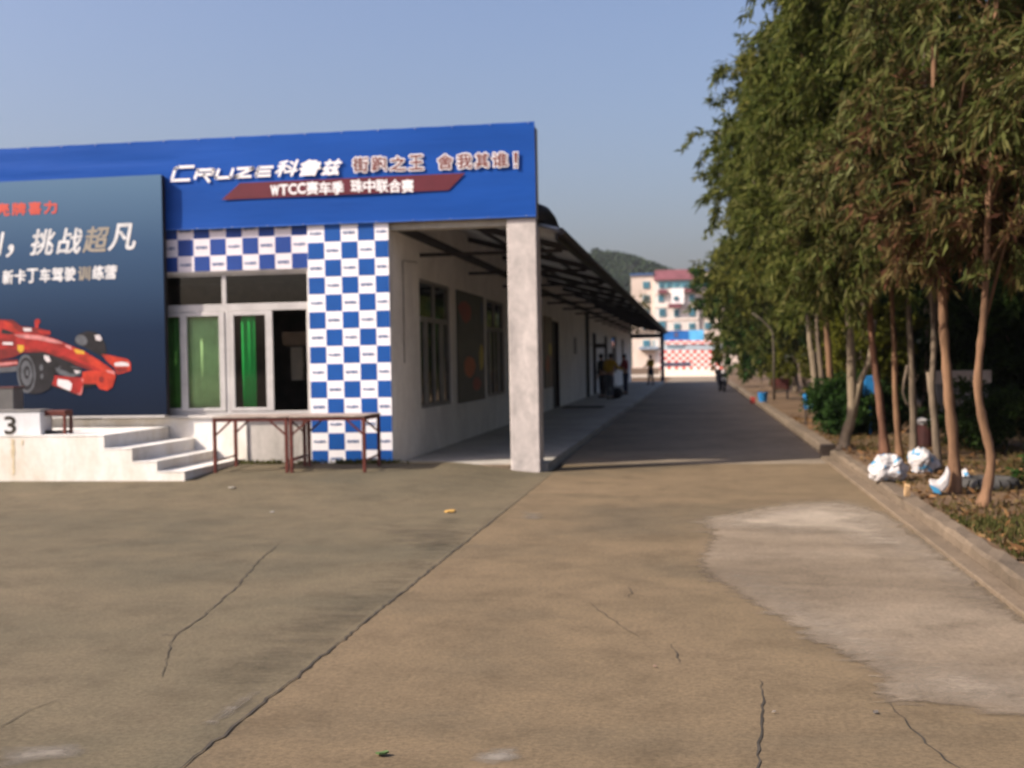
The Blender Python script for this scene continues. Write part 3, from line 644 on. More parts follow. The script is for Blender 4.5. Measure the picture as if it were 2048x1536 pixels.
mb2 = chars('创', ((-42, 8),), 466, 513, 0, .03, .2); mb.add(mb2.v[:], mb2.f); mb2 = chars('，', ((12, 27),), 490, 514, 0, .03, .2); mb.add(mb2.v[:], mb2.f)
mb2 = chars('新卡丁车驾驶', cells(3, 152, 6, .14), 541, 568, -1.3, .03, .1); mb.add(mb2.v, mb2.f)
mb2 = chars('练营', cells(183, 235, 2, .1), 532, 559, -1, .03, .1); mb.add(mb2.v, mb2.f)
mb.build('silver_lettering', 'txt_silver', BB)
mb = chars('超', ((164, 218),), 455, 505, 0, .03, .25); mb2 = chars('训', ((156, 181),), 534, 561, 0, .03, .1); mb.add(mb2.v, mb2.f)
mb.build('tan_lettering', 'txt_tan', BB)

# ------------------------------------------------------------------ stage with steps
sY = 14.32
ST = thing('stage', (-9.5, 15.3, .09), 'white painted concrete stage with four steps at its right end', 'stage')
zt = FY(150, 873, sY)[2]; gb = .05
xs = [FY(208, 880, sY)[0], FY(264, 915, sY)[0], FY(314, 935, sY)[0], FY(369, 955, sY)[0]]
lv = [zt, FY(235, 899, sY)[2], FY(290, 925, sY)[2], FY(342, 945, sY)[2]]
prof = [(-13, gb), (xs[3], gb), (xs[3], lv[3]), (xs[2], lv[3]), (xs[2], lv[2]), (xs[1], lv[2]), (xs[1], lv[1]), (xs[0], lv[1]), (xs[0], lv[0]), (-13, lv[0])]
ends = [-13] + xs
mb = MB()
for i in range(4):
    mb.add([(ends[i], sY, gb), (ends[i + 1], sY, gb), (ends[i + 1], sY, lv[i]), (ends[i], sY, lv[i]), (ends[i], YW0 - .034, gb), (ends[i + 1], YW0 - .034, gb), (ends[i + 1], YW0 - .034, lv[i]), (ends[i], YW0 - .034, lv[i])],
           [(0, 1, 2, 3), (3, 2, 6, 7), (5, 4, 7, 6), (1, 5, 6, 2)])
mb.build('body', 'stage', ST)
stp = worn_paint('step_paint', (.84, .82, .78), (.5, .47, .42), .3)
for i in range(4): MB().box(ends[i] if i == 0 else ends[i] + .002, ends[i + 1] + .006, sY - .006, YW0 - .036, lv[i] + .001, lv[i] + .018).build('tread', stp, ST, bevel=.005)
mb = MB(); yst = sY - .003
for u, w, a_, b_ in ((27, 5, 880, 950), (24, 4, 878, 915), (44, 3, 880, 890)):
    n = 8; pts = [(FY(u + random.uniform(-1, 1) - w / 2, a_ + (b_ - a_) * i / n, yst)) for i in range(n + 1)] + [(FY(u + random.uniform(-1, 1) + w / 2, b_ - (b_ - a_) * i / n, yst)) for i in range(n + 1)]
    mb.poly([tuple(p) for p in pts]); yst -= .001
mb.build('rust_stain', M('rust_stain', (.60, .50, .33), .8, .2, 12), ST)

# podium boxes on the stage
pY = sY + .12
pd = thing('podium_box', (FY(0, 873, pY)[0], pY, zt), 'low white podium box marked 3 on the stage', 'podium')
x1 = FY(81, 850, pY)[0]; ztop = FY(40, 823, pY)[2]
MB().box(x1 - .95, x1, pY, pY + .28, zt + .019, ztop).build('box', worn_paint('podium_white', (.74, .75, .77), (.6, .6, .6), .2), pd, bevel=.01)
MB().box(x1 - .97, x1 + .005, pY - .012, pY + .29, ztop, ztop + .02).build('top', M('podium_top', (.20, .19, .18), .8), pd)
mb = MB(); p = FY(10, 868, pY); q = FY(31, 833, pY); text_on_y(mb, '3', p[0], q[0], p[2], q[2], pY - .003, .03); mb.build('numeral', 'crack', pd)
gY = pY + .42
pg = thing('podium_box', (FY(0, 830, gY)[0], gY, zt), 'taller grey podium box behind the white one, cut by the left edge', 'podium')
x2 = FY(27, 800, gY)[0]; z2 = FY(10, 776, gY)[2]
MB().box(x2 - 1, x2, gY, gY + .25, zt + .019, z2).build('box', M('podium_grey', (.115, .11, .105), .8), pg, bevel=.01)
MB().box(x2 - 1.01, x2 + .01, gY - .01, gY + .26, z2, z2 + .018).build('top', M('podium_red', (.12, .05, .045), .8), pg)
# dark steel stool frame
fY = pY + .1
st = thing('stool', (FY(105, 868, fY)[0], fY + .2, zt), 'dark red steel stool frame beside the white podium box', 'stool')
a0 = FY(84, 868, fY)[0]; a1 = FY(131, 868, fY)[0]; h1 = FY(105, 821, fY)[2]
MB().box(a0, a1, fY, fY + .2, h1 - .07, h1).build('seat', 'rust_steel', st, bevel=.006)
for xx, yy in ((a0 + .02, fY + .02), (a1 - .02, fY + .02), (a0 + .02, fY + .18), (a1 - .02, fY + .18)):
    MB().bar((xx, yy, zt + .019), (xx, yy, h1 - .07), .035).build('leg', 'rust_steel', st)
mb = MB(); mb.bar((a0 + .04, fY + .02, zt + .05), (a1 - .04, fY + .02, zt + .05), .03, .045); mb.bar((a0 + .04, fY + .18, zt + .05), (a1 - .04, fY + .18, zt + .05), .03); mb.build('stretcher', 'black', st)

# ------------------------------------------------------------------ two folding tables
tF, tB = 15.05, 15.78
def table(u0, u1, label):
    x0 = FY(u0, 840, tF)[0]; x1 = FY(u1, 840, tF)[0]; ztp = FY(580, 832, tF)[2]
    t = thing('folding_table', ((x0 + x1) / 2, (tF + tB) / 2, .1), label, 'table', 'steel framed tables in front of the building')
    MB().box(x0 - .02, x1 + .02, tF - .03, tB + .03, ztp - .022, ztp).build('tabletop', 'table_top', t, bevel=.004)
    ap = MB(); ap.bar((x0, tF, ztp - .045), (x1, tF, ztp - .045), .03, .045); ap.bar((x0, tB, ztp - .045), (x1, tB, ztp - .045), .03, .045)
    ap.bar((x0, tF + .016, ztp - .046), (x0, tB - .016, ztp - .046), .03, .042); ap.bar((x1, tF + .016, ztp - .046), (x1, tB - .016, ztp - .046), .03, .042); ap.build('apron', 'rust_steel', t)
    for xx, sg in ((x0 + .005, 1), (x1 - .005, -1)):
        for yy in (tF, tB):
            MB().bar((xx, yy, gz(xx, yy)), (xx, yy, ztp - .024), .042).build('leg', 'rust_steel', t)
            MB().bar((xx, yy, ztp - .27), (xx + sg * .25, yy, ztp - .05), .024).build('brace', 'rust_steel', t)
        MB().bar((xx, tF + .02, gz(xx, tF) + .16), (xx, tB - .02, gz(xx, tB) + .16), .022).build('stretcher', 'rust_steel', t)
table(428, 573, 'brown steel table on the left, nearer the white steps'); table(581, 728, 'brown steel table on the right, in front of the checkered panel')

# ------------------------------------------------------------------ things in the corridor
def poster(label, a, b, c, d, base, blobs):
    t = thing('poster', (XW, (a + b) / 2, c), label, 'poster')
    MB().box(XW + .002, XW + .03, a, b, c, d).build('board', base, t)
    for k, (ya, yb, za, zb, m) in enumerate(blobs):
        n = 9; pts = []
        for i in range(n):
            an = 2 * math.pi * i / n; pts.append((XW + .032 + .001 * k, (ya + yb) / 2 + (yb - ya) / 2 * math.cos(an) * random.uniform(.75, 1.1), (za + zb) / 2 + (zb - za) / 2 * math.sin(an) * random.uniform(.75, 1.1)))
        MB().poly(pts).build('printed_patch', m, t)
pdk = M('poster_dark', (.06, .06, .05), .5, .3); por = M('poster_orange', (.42, .10, .03), .5); pye = M('poster_yellow', (.5, .38, .04), .5); prd = M('poster_red', (.25, .04, .03), .5); pbl = M('poster_blue', (.03, .05, .10), .5)
poster('dark picture poster with orange and yellow patches between two corridor windows', 20.95, 23.65, .83, 2.95, pdk,
       [(21.4, 22.6, 1.3, 1.75, por), (23.0, 23.5, 1.4, 2.0, pye), (21.0, 22.3, 2.35, 2.8, prd), (23.2, 23.6, 2.3, 2.9, pbl), (22.2, 23.2, 1.0, 1.3, prd)])
poster('tall brown poster just before the dark doorway of the corridor', 33.3, 35.2, .8, 2.93, M('poster_brown', (.16, .12, .08), .5), [(33.5, 34.4, 1.2, 1.8, por), (34.2, 35, 1.7, 2.2, pye)])
tag(MB().box(XW + .002, XW + .03, 41.8, 42.5, 1.85, 2.45).build('wall_sign', M('sign_grey', (.08, .08, .085), .5)), 'small dark square sign on the corridor wall past the doorway', 'sign')
t = thing('hanging_sign', (XW + .25, 46.7, 2.2), 'small dark sign sticking out from the wall beside the pipe', 'sign')
MB().box(XW + .26, XW + .66, 48.18, 48.22, 2.12, 2.3).build('plate', 'door', t); MB().bar((XW, 48.2, 2.26), (XW + .26, 48.2, 2.26), .02).build('bracket', 'steel', t)
tag(MB().box(XW + .25, XW + 1.5, 35.5, 36.8, .121, .15).build('doormat', 'black', bevel=.008), 'dark flat doormat on the walkway before the doorway', 'doormat')
# ------------------------------------------------------------------ people
def skin_mesh(verts, edges, rad, root=0, sub=1):
    me = bpy.data.meshes.new('body'); me.from_pydata(verts, edges, []); o = bpy.data.objects.new('body', me); COL.objects.link(o)
    sk = o.modifiers.new('s', 'SKIN'); sk.use_smooth_shade = True
    for i, d in enumerate(me.skin_vertices[0].data):
        r = rad[i]; d.radius = r if isinstance(r, tuple) else (r, r); d.use_root = (i == root)
    ss = o.modifiers.new('u', 'SUBSURF'); ss.levels = sub; ss.render_levels = sub
    bpy.context.view_layer.update()
    m2 = bpy.data.meshes.new_from_object(o.evaluated_get(bpy.context.evaluated_depsgraph_get()))
    bpy.data.objects.remove(o); bpy.data.meshes.remove(me); return m2
def person(loc, rz, label, shirt, trousers, arms, lean=0.0, legs=.09, hair=(.015, .012, .01), h=1.7, step=0.0):
    k = h / 1.7; root = thing('person', loc, label, 'person', 'people standing on the covered walkway', rz)
    def V(x, y, z): return (x * k, (y + lean * max(0, z - .9)) * k, z * k)
    def arm(s, pose):                 # elbow, wrist relative to the shoulder
        e, w = pose; sh = (s * .19, 0, 1.40); el = (s * (.19 + e[0]), e[1], 1.40 + e[2]); wr = (el[0] + s * w[0], el[1] + w[1], el[2] + w[2])
        return sh, el, wr
    AL, AR = arm(-1, arms[0]), arm(1, arms[1])
    def ext(a, b, t): return tuple(b[i] + (b[i] - a[i]) * t for i in range(3))
    vs = [V(0, 0, .93), V(0, 0, 1.15), V(0, .0, 1.36), V(0, .01, 1.48), V(0, .025, 1.55), V(0, .03, 1.63)]
    rd = [(.15, .11), (.145, .105), (.165, .11), .055, .075, .088]; ed = [(0, 1), (1, 2), (2, 3), (3, 4), (4, 5)]
    def chain(start, pts, rr):
        p = start
        for q, r in zip(pts, rr): vs.append(V(*q)); rd.append(r); ed.append((p, len(vs) - 1)); p = len(vs) - 1
    for A in (AL, AR): chain(2, [A[0], A[1], A[2], ext(A[1], A[2], .3)], [.06, .045, .032, .04])
    for s in (-1, 1): chain(0, [(s * .09, 0, .84), (s * legs, .02 + s * step * .5, .48), (s * legs, s * step, .09), (s * legs, s * step + .12, .05)], [.095, .062, .042, .04])
    me = skin_mesh(vs, ed, [tuple(x * k for x in r) if isinstance(r, tuple) else r * k for r in rd])
    me.materials.append(MSKIN); o = bpy.data.objects.new('body', me); COL.objects.link(o); o.parent = root
    # fingers, nose, eyes as small extra geometry of body features
    vs2 = [vs[0], vs[1], vs[2], vs[3]]; rd2 = [(.172, .13), (.17, .125), (.19, .13), .075]; ed2 = [(0, 1), (1, 2), (2, 3)]
    for A in (AL, AR):
        b0 = len(vs2); vs2 += [V(*A[0]), V(*A[1]), V(*[A[1][i] + (A[2][i] - A[1][i]) * .85 for i in range(3)])]; rd2 += [.078, .06, .05]; ed2 += [(2, b0), (b0, b0 + 1), (b0 + 1, b0 + 2)]
    me = skin_mesh(vs2, ed2, [tuple(x * k for x in r) if isinstance(r, tuple) else r * k for r in rd2]); me.materials.append(shirt)
    o2 = bpy.data.objects.new('jacket', me); COL.objects.link(o2); o2.parent = root
    vs3 = [V(0, 0, .98), V(0, 0, .88)]; rd3 = [(.155, .12), (.165, .125)]; ed3 = [(0, 1)]
    for s in (-1, 1):
        b0 = len(vs3); vs3 += [V(s * .095, 0, .80), V(s * legs, .02 + s * step * .5, .47), V(s * legs, s * step, .10)]; rd3 += [.112, .082, .065]; ed3 += [(1, b0), (b0, b0 + 1), (b0 + 1, b0 + 2)]
    me = skin_mesh(vs3, ed3, [tuple(x * k for x in r) if isinstance(r, tuple) else r * k for r in rd3]); me.materials.append(trousers)
    o3 = bpy.data.objects.new('trousers', me); COL.objects.link(o3); o3.parent = root
    for s in (-1, 1):
        q = V(s * legs, s * step + .05, .045); o4 = MB().ball(q, .1 * k, 8, 6, (.52, 1.35, .48)).build('shoe', 'black', root, True, local=True)
    hd = V(0, .035, 1.62); hb = MB().ball((hd[0], hd[1] - .012, hd[2] + .02), .1 * k, 10, 8, (.92, 1.05, 1.0)); hb.v = [v for v in hb.v]
    o5 = hb.build('hair', M('hair', hair, .6), root, True, local=True)
    fc = MB().ball((hd[0], hd[1] + .095 * k, hd[2] - .025 * k), .02 * k, 6, 4, (.8, 1, 1.3)); fc.build('nose', MSKIN, root, True, local=True)
    # five fingers on each hand
    fg = MB()
    for A in (AL, AR):
        a = Vector(V(*A[2])); d = (a - Vector(V(*A[1]))).normalized(); sd_ = d.cross(Vector((0, 1, .2))).normalized(); p0 = a + d * .09 * k
        for i, ln in enumerate((.055, .065, .06, .048)):
            b = p0 + sd_ * (i - 1.5) * .018 * k; fg.tube([b, b + d * ln * .6 * k, b + (d * ln + Vector((0, .02, 0))) * k], [.009, .008, .006], 5)
        fg.tube([a + d * .03 * k + sd_ * .03 * k, a + (d * .07 + sd_ * .055) * k], [.01, .007], 5)
    fg.build('fingers', MSKIN, root, True, local=True)
    return root
MSKIN = M('skin', (.36, .20, .13), .5, .08)
cl_black = M('black_cloth', (.014, .014, .017), .85, .3); cl_yel = M('yellow_cloth', (.50, .30, .02), .8, .2); cl_red = M('red_cloth', (.22, .02, .02), .8, .2)
cl_navy = M('navy_cloth', (.02, .025, .05), .85, .3); cl_grey = M('grey_cloth', (.10, .11, .13), .85, .2)
down = ((.04, .02, -.28), (.0, .05, -.25)); bent = ((.06, .05, -.27), (-.02, .22, -.06)); reach = ((.12, .12, -.24), (.12, .2, -.05))
p = G(1206, 796, .12); person((p[0], p[1], .12), R(60), 'person in black standing at the left of the group, next to the wall', cl_black, cl_black, (down, bent), .05)
p = G(1221, 798, .12); person((p[0] + .02, p[1] - .6, .12), R(-25), 'person in a yellow jacket with grey lower part, beside the one in black', cl_yel, cl_grey, (bent, reach), .12)
p = G(1252, 789, .12); person((p[0], p[1], .12), R(75), 'person in a dark red jacket reaching towards the yellow jacket', cl_red, cl_navy, (reach, down), .05)
p = G(1302, 770, .12); person((p[0], p[1], .12), R(140), 'person in a yellow top alone near the far end of the walkway', cl_yel, cl_navy, (bent, bent), .0, step=.1)
p = G(1234, 797, .12); tb = MB(); tb.ball((p[0], p[1] - .4, .34), .26, 12, 8, (1, .8, .82)); tb.tube([(p[0] - .1, p[1] - .4, .5), (p[0], p[1] - .4, .66), (p[0] + .1, p[1] - .4, .5)], .02, 6)
tag(tb.build('bag', cl_black, smooth=True), 'dark bag standing on the walkway at the feet of the yellow jacket', 'bag')

# ------------------------------------------------------------------ motor scooter by the kerb
def scooter():
    p = G(1444, 783); t = thing('motor_scooter', (p[0], p[1], 0), 'dark motor scooter with pale front panel parked at the kerb far down the road', 'scooter', rz=R(188))
    def L(mb, nm, m, par=t, **k): return mb.build(nm, m, par, local=True, **k)
    for yy in (.62, -.58):
        tor = MB(); n = 20; vs = []; fs = []
        for i in range(n):
            a = 2 * math.pi * i / n
            for j in range(6):
                b = 2 * math.pi * j / 6; rr = .22 + .055 * math.cos(b); vs.append((.055 * math.sin(b), yy + rr * math.cos(a), .275 + rr * math.sin(a)))
        for i in range(n):
            for j in range(6): fs.append((i * 6 + j, ((i + 1) % n) * 6 + j, ((i + 1) % n) * 6 + (j + 1) % 6, i * 6 + (j + 1) % 6))
        w = L(tor.add(vs, fs), 'wheel', 'black', smooth=True)
        L(MB().tube([(-.03, yy, .275), (.03, yy, .275)], .15, 14), 'rim', 'alu', w)
    L(MB().tube([(0, .62, .275), (0, .48, .62), (0, .42, .95)], .035, 8), 'fork', 'steel')
    b = MB(); b.slab([(-.17, .40, .32), (-.19, .42, .62), (-.12, .40, .92), (.12, .40, .92), (.19, .42, .62), (.17, .40, .32)], (0, .07, 0)); L(b, 'front_panel', M('scooter_front', (.03, .03, .035), .35), bevel=.015); b = MB(); b.slab([(-.09, .475, .50), (-.10, .475, .68), (.10, .475, .68), (.09, .475, .50)], (0, .012, 0)); L(b, 'badge_panel', M('scooter_pale', (.75, .72, .66), .35))
    b = MB(); b.box(-.15, .15, -.30, .42, .26, .33); b.slab([(-.16, -.85, .55), (-.17, -.25, .33), (-.16, .05, .33), (-.16, .0, .68), (-.15, -.8, .78)], (.32, 0, 0)); L(b, 'body', M('scooter_dark', (.02, .02, .025), .35), bevel=.02)
    L(MB().box(-.14, .14, -.82, .05, .73, .82), 'seat', 'black', bevel=.035)
    L(MB().tube([(-.34, .34, 1.02), (-.2, .40, 1.0), (.2, .40, 1.0), (.34, .34, 1.02)], .02, 8), 'handlebar', 'black')
    L(MB().ball((0, .45, .93), .085, 10, 6), 'headlight', 'alu', smooth=True)
    L(MB().box(-.12, .12, .50, .74, .50, .53), 'mudguard', 'black', bevel=.012)
    for s in (-1, 1):
        mm = MB(); mm.tube([(s * .26, .36, 1.02), (s * .33, .40, 1.18)], .008, 5); mm.ball((s * .34, .40, 1.21), .06, 8, 6, (1, .35, .7)); L(mm, 'mirror', 'black')
    L(MB().tube([(0, -.05, .26), (.16, .0, .01)], .014, 5), 'stand', 'steel')
    L(MB().box(-.16, .16, -1.05, -.80, .80, 1.08), 'top_box', 'black', bevel=.03)
scooter()

# ------------------------------------------------------------------ trees
G_DK = [(.010, .022, .007), (.018, .040, .010), (.032, .060, .014), (.055, .085, .022), (.085, .11, .035)]
leaf_g = foliage('leaves_green', [(.020, .032, .007), (.042, .058, .011), (.072, .088, .017), (.11, .115, .026), (.19, .185, .075)])
leaf_o = foliage('leaves_olive', [(.028, .040, .008), (.055, .068, .012), (.09, .10, .018), (.125, .12, .024), (.18, .16, .05)])
leaf_r = foliage('leaves_rusty', [(.026, .034, .009), (.052, .048, .013), (.088, .058, .024), (.135, .058, .034), (.105, .10, .028), (.20, .13, .07)])
leaf_m = foliage('leaves_mixed', [(.018, .027, .007), (.038, .050, .011), (.066, .078, .018), (.100, .066, .027), (.105, .118, .034), (.20, .205, .095)])
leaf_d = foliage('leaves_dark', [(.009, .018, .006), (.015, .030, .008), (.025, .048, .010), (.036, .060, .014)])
leaf_b = foliage('leaves_bush', [(.010, .026, .007), (.018, .044, .010), (.030, .068, .014), (.048, .090, .020)])
leaf_y = foliage('leaves_yellow', [(.035, .045, .008), (.07, .08, .011), (.12, .125, .016), (.19, .175, .028)])
leaf_p = foliage('leaves_pale', [(.13, .115, .085), (.20, .17, .13), (.30, .26, .20), (.14, .15, .10)], .15)
bark_o = M('bark_orange', (.105, .055, .028), .9, .4, 3, .5, 30, stretch=(1, 1, .25), col2=(.255, .145, .08))
bark_g = M('bark_grey', (.075, .057, .041), .9, .4, 3, .5, 30, stretch=(1, 1, .25), col2=(.21, .16, .11))
bark_p = M('bark_pale', (.17, .13, .085), .9, .3, 3, .4, 30, stretch=(1, 1, .3), col2=(.27, .215, .145))
bark_r = M('bark_red', (.08, .035, .022), .9, .4, 4, .5, 30, stretch=(1, 1, .25), col2=(.20, .10, .06))
def unit(a): return a / (np.linalg.norm(a, axis=1, keepdims=True) + 1e-9)
def leaf_quads(P, A, ln, wd):                       # P base points, A leaf axis
    n = len(P); A = unit(A); rnd = unit(rng.normal(size=(n, 3))); s = unit(np.cross(A, rnd)); nrm = np.cross(s, A)
    ln = ln[:, None]; wd = wd[:, None]
    v = np.empty((n, 4, 3)); v[:, 0] = P; v[:, 1] = P + A * ln * .42 + s * wd * .5 + nrm * wd * .25
    v[:, 2] = P + A * ln + nrm * wd * -.3; v[:, 3] = P + A * ln * .42 - s * wd * .5 + nrm * wd * .25
    return v.reshape(-1, 3), np.arange(n * 4).reshape(n, 4)
def crown_points(lobes, ntw, m, droop=.8, twl=.45, bias=.5):
    ntw = int(ntw * .60); m = int(m * 2.15)
    c = np.array([l[0] for l in lobes], float); r = np.array([l[1] for l in lobes], float)
    w = r.prod(1) ** (2 / 3); k = rng.choice(len(lobes), ntw, p=w / w.sum())
    d = unit(rng.normal(size=(ntw, 3))); rad = rng.random(ntw) ** bias
    base = c[k] + d * r[k] * rad[:, None]
    tdir = unit(d * .8 + rng.normal(size=(ntw, 3)) * .4 + np.array([0, 0, -droop * .6]))
    L_ = twl * rng.uniform(.5, 1.3, ntw)
    t = rng.random((ntw, m)); P = base[:, None] + tdir[:, None] * (t * L_[:, None])[..., None] + np.array([0, 0, -.35]) * ((t * L_[:, None]) ** 2)[..., None]
    P += rng.normal(size=P.shape) * .04
    A = tdir[:, None] * .5 + rng.normal(size=P.shape) * .55 + np.array([0, 0, -droop])
    return P.reshape(-1, 3), A.reshape(-1, 3)
def tree(trunk_pts, r0, r1, lobes, leaf, bark, label, ntw, m=22, ll=.15, lw=.034, droop=.62, name='tree', cat='tree', group='trees along the road verge', fork=None, limbs=6, flare=1.5, twl=.38, second=None):
    base = Vector(trunk_pts[0]); t = thing(name, base, label, cat, group)
    pts = [Vector(p) for p in trunk_pts]; fine = []
    for i in range(len(pts) - 1):
        a, b = pts[i], pts[i + 1]; pa = pts[max(i - 1, 0)]; pb = pts[min(i + 2, len(pts) - 1)]
        for j in range(5):
            q = j / 5; fine.append(.5 * ((2 * a) + (b - pa) * q + (2 * pa - 5 * a + 4 * b - pb) * q * q + (3 * a - pa - 3 * b + pb) * q ** 3))
    fine.append(pts[-1]); n = len(fine); rad = [r0 + (r1 - r0) * i / (n - 1) for i in range(n)]
    fine[0] = fine[0] - Vector((0, 0, .06))
    for i in range(3): rad[i] *= 1 + (flare - 1) * (1 - i / 3)
    rad = [r * random.uniform(.88, 1.13) for r in rad]
    mb = MB(); mb.tube(fine, rad, 9)
    if fork:
        for fp, fr0, fr1 in fork: mb.tube([Vector(p) for p in fp], [fr0 + (fr1 - fr0) * i / (len(fp) - 1) for i in range(len(fp))], 8)
    for i in range(limbs):
        l = lobes[i % len(lobes)]; c = Vector(l[0]) + Vector([random.uniform(-.4, .4) * l[1][k] for k in range(3)])
        s = fine[min(n - 1, int(n * random.uniform(.5, .95)))]; md = s.lerp(c, .5) + Vector((random.uniform(-.2, .2), random.uniform(-.2, .2), .15))
        mb.tube([s, md, c], [r1 * .8, r1 * .5, r1 * .2], 6)
    mb.build('trunk', bark, t, smooth=True)
    P, A = crown_points(lobes, ntw, m, droop, twl)
    keep = P[:, 2] > .25; P = P[keep]; A = A[keep]
    V, F = leaf_quads(P, A, ll * rng.uniform(.4, 1.45, len(P)), lw * rng.uniform(.5, 1.35, len(P)))
    npmesh('crown', V, F, leaf, t, base)
    if second:
        P, A = crown_points(second[0], second[1], m, droop, twl); V, F = leaf_quads(P, A, ll * rng.uniform(.4, 1.45, len(P)), lw * rng.uniform(.5, 1.35, len(P)))
        o = npmesh('hanging_branch', V, F, second[2], t, base)
    return t
def at(D, pts): return [tuple(FY(u, v, D + dy)) for (u, v, *r) in pts for dy in [r[0] if r else 0]]
def lobes(c, r, n, spread, seed):
    rr = random.Random(seed); out = [(c, (r[0] * .72, r[1] * .72, r[2] * .72))]
    for i in range(n):
        a = rr.uniform(0, 6.28); z = rr.uniform(-1, 1); q = math.sqrt(1 - z * z)
        out.append(((c[0] + r[0] * spread * q * math.cos(a), c[1] + r[1] * spread * q * math.sin(a), c[2] + r[2] * spread * z), tuple(x * rr.uniform(.28, .45) for x in r)))
    return out
# nearest six with bare trunks, then the forked pale one
D1 = G(1966, 1010, .12)[1]
tree(at(D1, [(1966, 1010), (1977, 964), (1982, 912), (1966, 841), (1956, 778), (1959, 715), (1966, 648), (1972, 560), (1976, 430), (1985, 250), (1990, 100), (2000, -200)]), .052, .022,
     lobes((3.35, D1 - .1, 5.0), (1.75, 1.6, 2.3), 9, .8, 1), leaf_m, bark_o, 'nearest tree, its thin orange trunk bent like an S, at the right edge', 640, 24, .16, .036, second=(lobes((2.75, D1 + .3, 3.3), (1.0, .9, .8), 5, .8, 31), 150, leaf_r))
D2 = G(1910, 985, .12)[1]
tree(at(D2, [(1910, 985), (1906, 876), (1899, 806), (1892, 718), (1887, 648), (1885, 595), (1880, 480), (1872, 350), (1868, 100), (1868, -150)]), .062, .026,
     lobes((2.95, D2, 4.9), (1.5, 1.5, 2.3), 8, .8, 2), leaf_m, bark_o, 'thick brown trunk second from the right, standing behind the folded white sack', 560, 24, .16, .036, second=(lobes((2.4, D2, 3.7), (1.0, .9, 1.1), 5, .8, 32), 190, leaf_r))
D3 = G(1877, 945, .12)[1]
tree(at(D3, [(1877, 945), (1871, 859), (1866, 806), (1864, 765), (1868, 694), (1866, 600), (1858, 400), (1850, 200), (1845, -50)]), .05, .022,
     lobes((2.95, D3, 5.3), (1.5, 1.4, 2.5), 8, .8, 3), leaf_g, bark_g, 'slim grey tree with a broken side stub at mid height, third trunk from the right', 520, 24, .16, .036, fork=[(at(D3, [(1869, 815), (1862, 780), (1858, 744)]), .045, .035)], second=(lobes((2.4, D3, 3.5), (1.0, .9, 1.1), 5, .8, 33), 170, leaf_m))
D4 = G(1827, 918, .12)[1]
tree(at(D4, [(1827, 918), (1827, 841), (1825, 771), (1822, 701), (1816, 600), (1808, 400), (1800, 150), (1795, -50)]), .055, .024,
     lobes((2.75, D4, 5.6), (1.5, 1.4, 2.7), 8, .8, 4), leaf_g, bark_g, 'greyish trunk behind the second white sack with a loose strip of bark', 520, 24, .16, .036, fork=[(at(D4 - .15, [(1815, 730), (1808, 765), (1806, 785), (1812, 805), (1819, 815)]), .022, .012)], second=(lobes((2.2, D4, 3.6), (.9, .9, 1.2), 5, .8, 34), 170, leaf_m))
D5 = G(1799, 918, .12)[1]
tree(at(D5, [(1799, 918), (1794, 841), (1790, 771), (1789, 701), (1784, 600), (1776, 400), (1770, 150), (1765, -50)]), .048, .022,
     lobes((2.55, D5 + .3, 6.0), (1.4, 1.4, 2.7), 8, .8, 5), leaf_g, bark_o, 'slender light brown trunk rising between the two white sacks', 500, 24, .16, .036, second=(lobes((2.1, D5, 2.9), (.9, .9, .7), 5, .8, 35), 100, leaf_g))
D6 = G(1770, 913, .12)[1]
tree(at(D6, [(1770, 913), (1762, 824), (1753, 753), (1746, 701), (1738, 600), (1725, 400), (1712, 150), (1705, -50)]), .062, .026,
     lobes((2.25, D6 + .5, 6.0), (1.45, 1.5, 2.8), 9, .8, 6), leaf_g, bark_r, 'reddish leaning trunk just behind the largest white sack', 560, 24, .165, .037, second=(lobes((1.8, D6, 3.6), (.9, .9, 1.3), 5, .8, 36), 150, leaf_g))
D7 = G(1690, 897, .12)[1]
tree(at(D7, [(1688, 897), (1692, 870), (1704, 828), (1703, 753), (1701, 683), (1695, 560), (1685, 380), (1670, 150), (1660, 0)]), .095, .03,
     lobes((2.0, D7 + .3, 6.3), (1.35, 1.6, 2.7), 9, .8, 7), leaf_g, bark_p, 'pale tree forking low above its swollen foot, beside the round dark bush', 560, 24, .175, .040, flare=1.6, second=(lobes((1.75, D7 + .3, 3.4), (.9, 1.0, .9), 5, .8, 37), 130, leaf_g),
     fork=[(at(D7, [(1703, 838), (1711, 800), (1720, 764), (1738, 725), (1750, 640)]), .075, .03)])
D8 = 22.6
tree(at(D8, [(1668, 838), (1662, 771), (1657, 701), (1651, 620), (1645, 480), (1640, 300), (1640, 120)]), .075, .03,
     lobes((2.7, D8 + .6, 6.0), (1.5, 1.7, 2.7), 9, .8, 8), leaf_o, bark_o, 'straight orange trunk rising out of the round dark bush', 480, 24, .18, .04, second=(lobes((2.3, D8, 3.6), (1, 1, 1), 5, .8, 38), 150, leaf_o))
D9 = 24.0
tree(at(D9, [(1642, 832), (1632, 781), (1625, 711), (1620, 683), (1612, 560), (1600, 400), (1590, 200)]), .085, .03,
     lobes((2.5, D9 + .5, 6.0), (1.5, 1.6, 2.8), 9, .8, 9), leaf_g, bark_p, 'pale grey trunk at the left edge of the round bush', 480, 24, .19, .042, second=(lobes((1.7, D9, 3.7), (1, 1, 1), 5, .8, 39), 150, leaf_g))
D10 = 26.0
tree(at(D10, [(1652, 825), (1646, 771), (1639, 711), (1635, 660), (1625, 500), (1610, 300)]), .07, .03,
     lobes((2.4, D10 + 1, 6.2), (1.6, 1.7, 2.7), 9, .8, 10), leaf_g, bark_g, 'thin dull grey trunk between the pale trunk and the orange trunk', 460, 22, .20, .045)
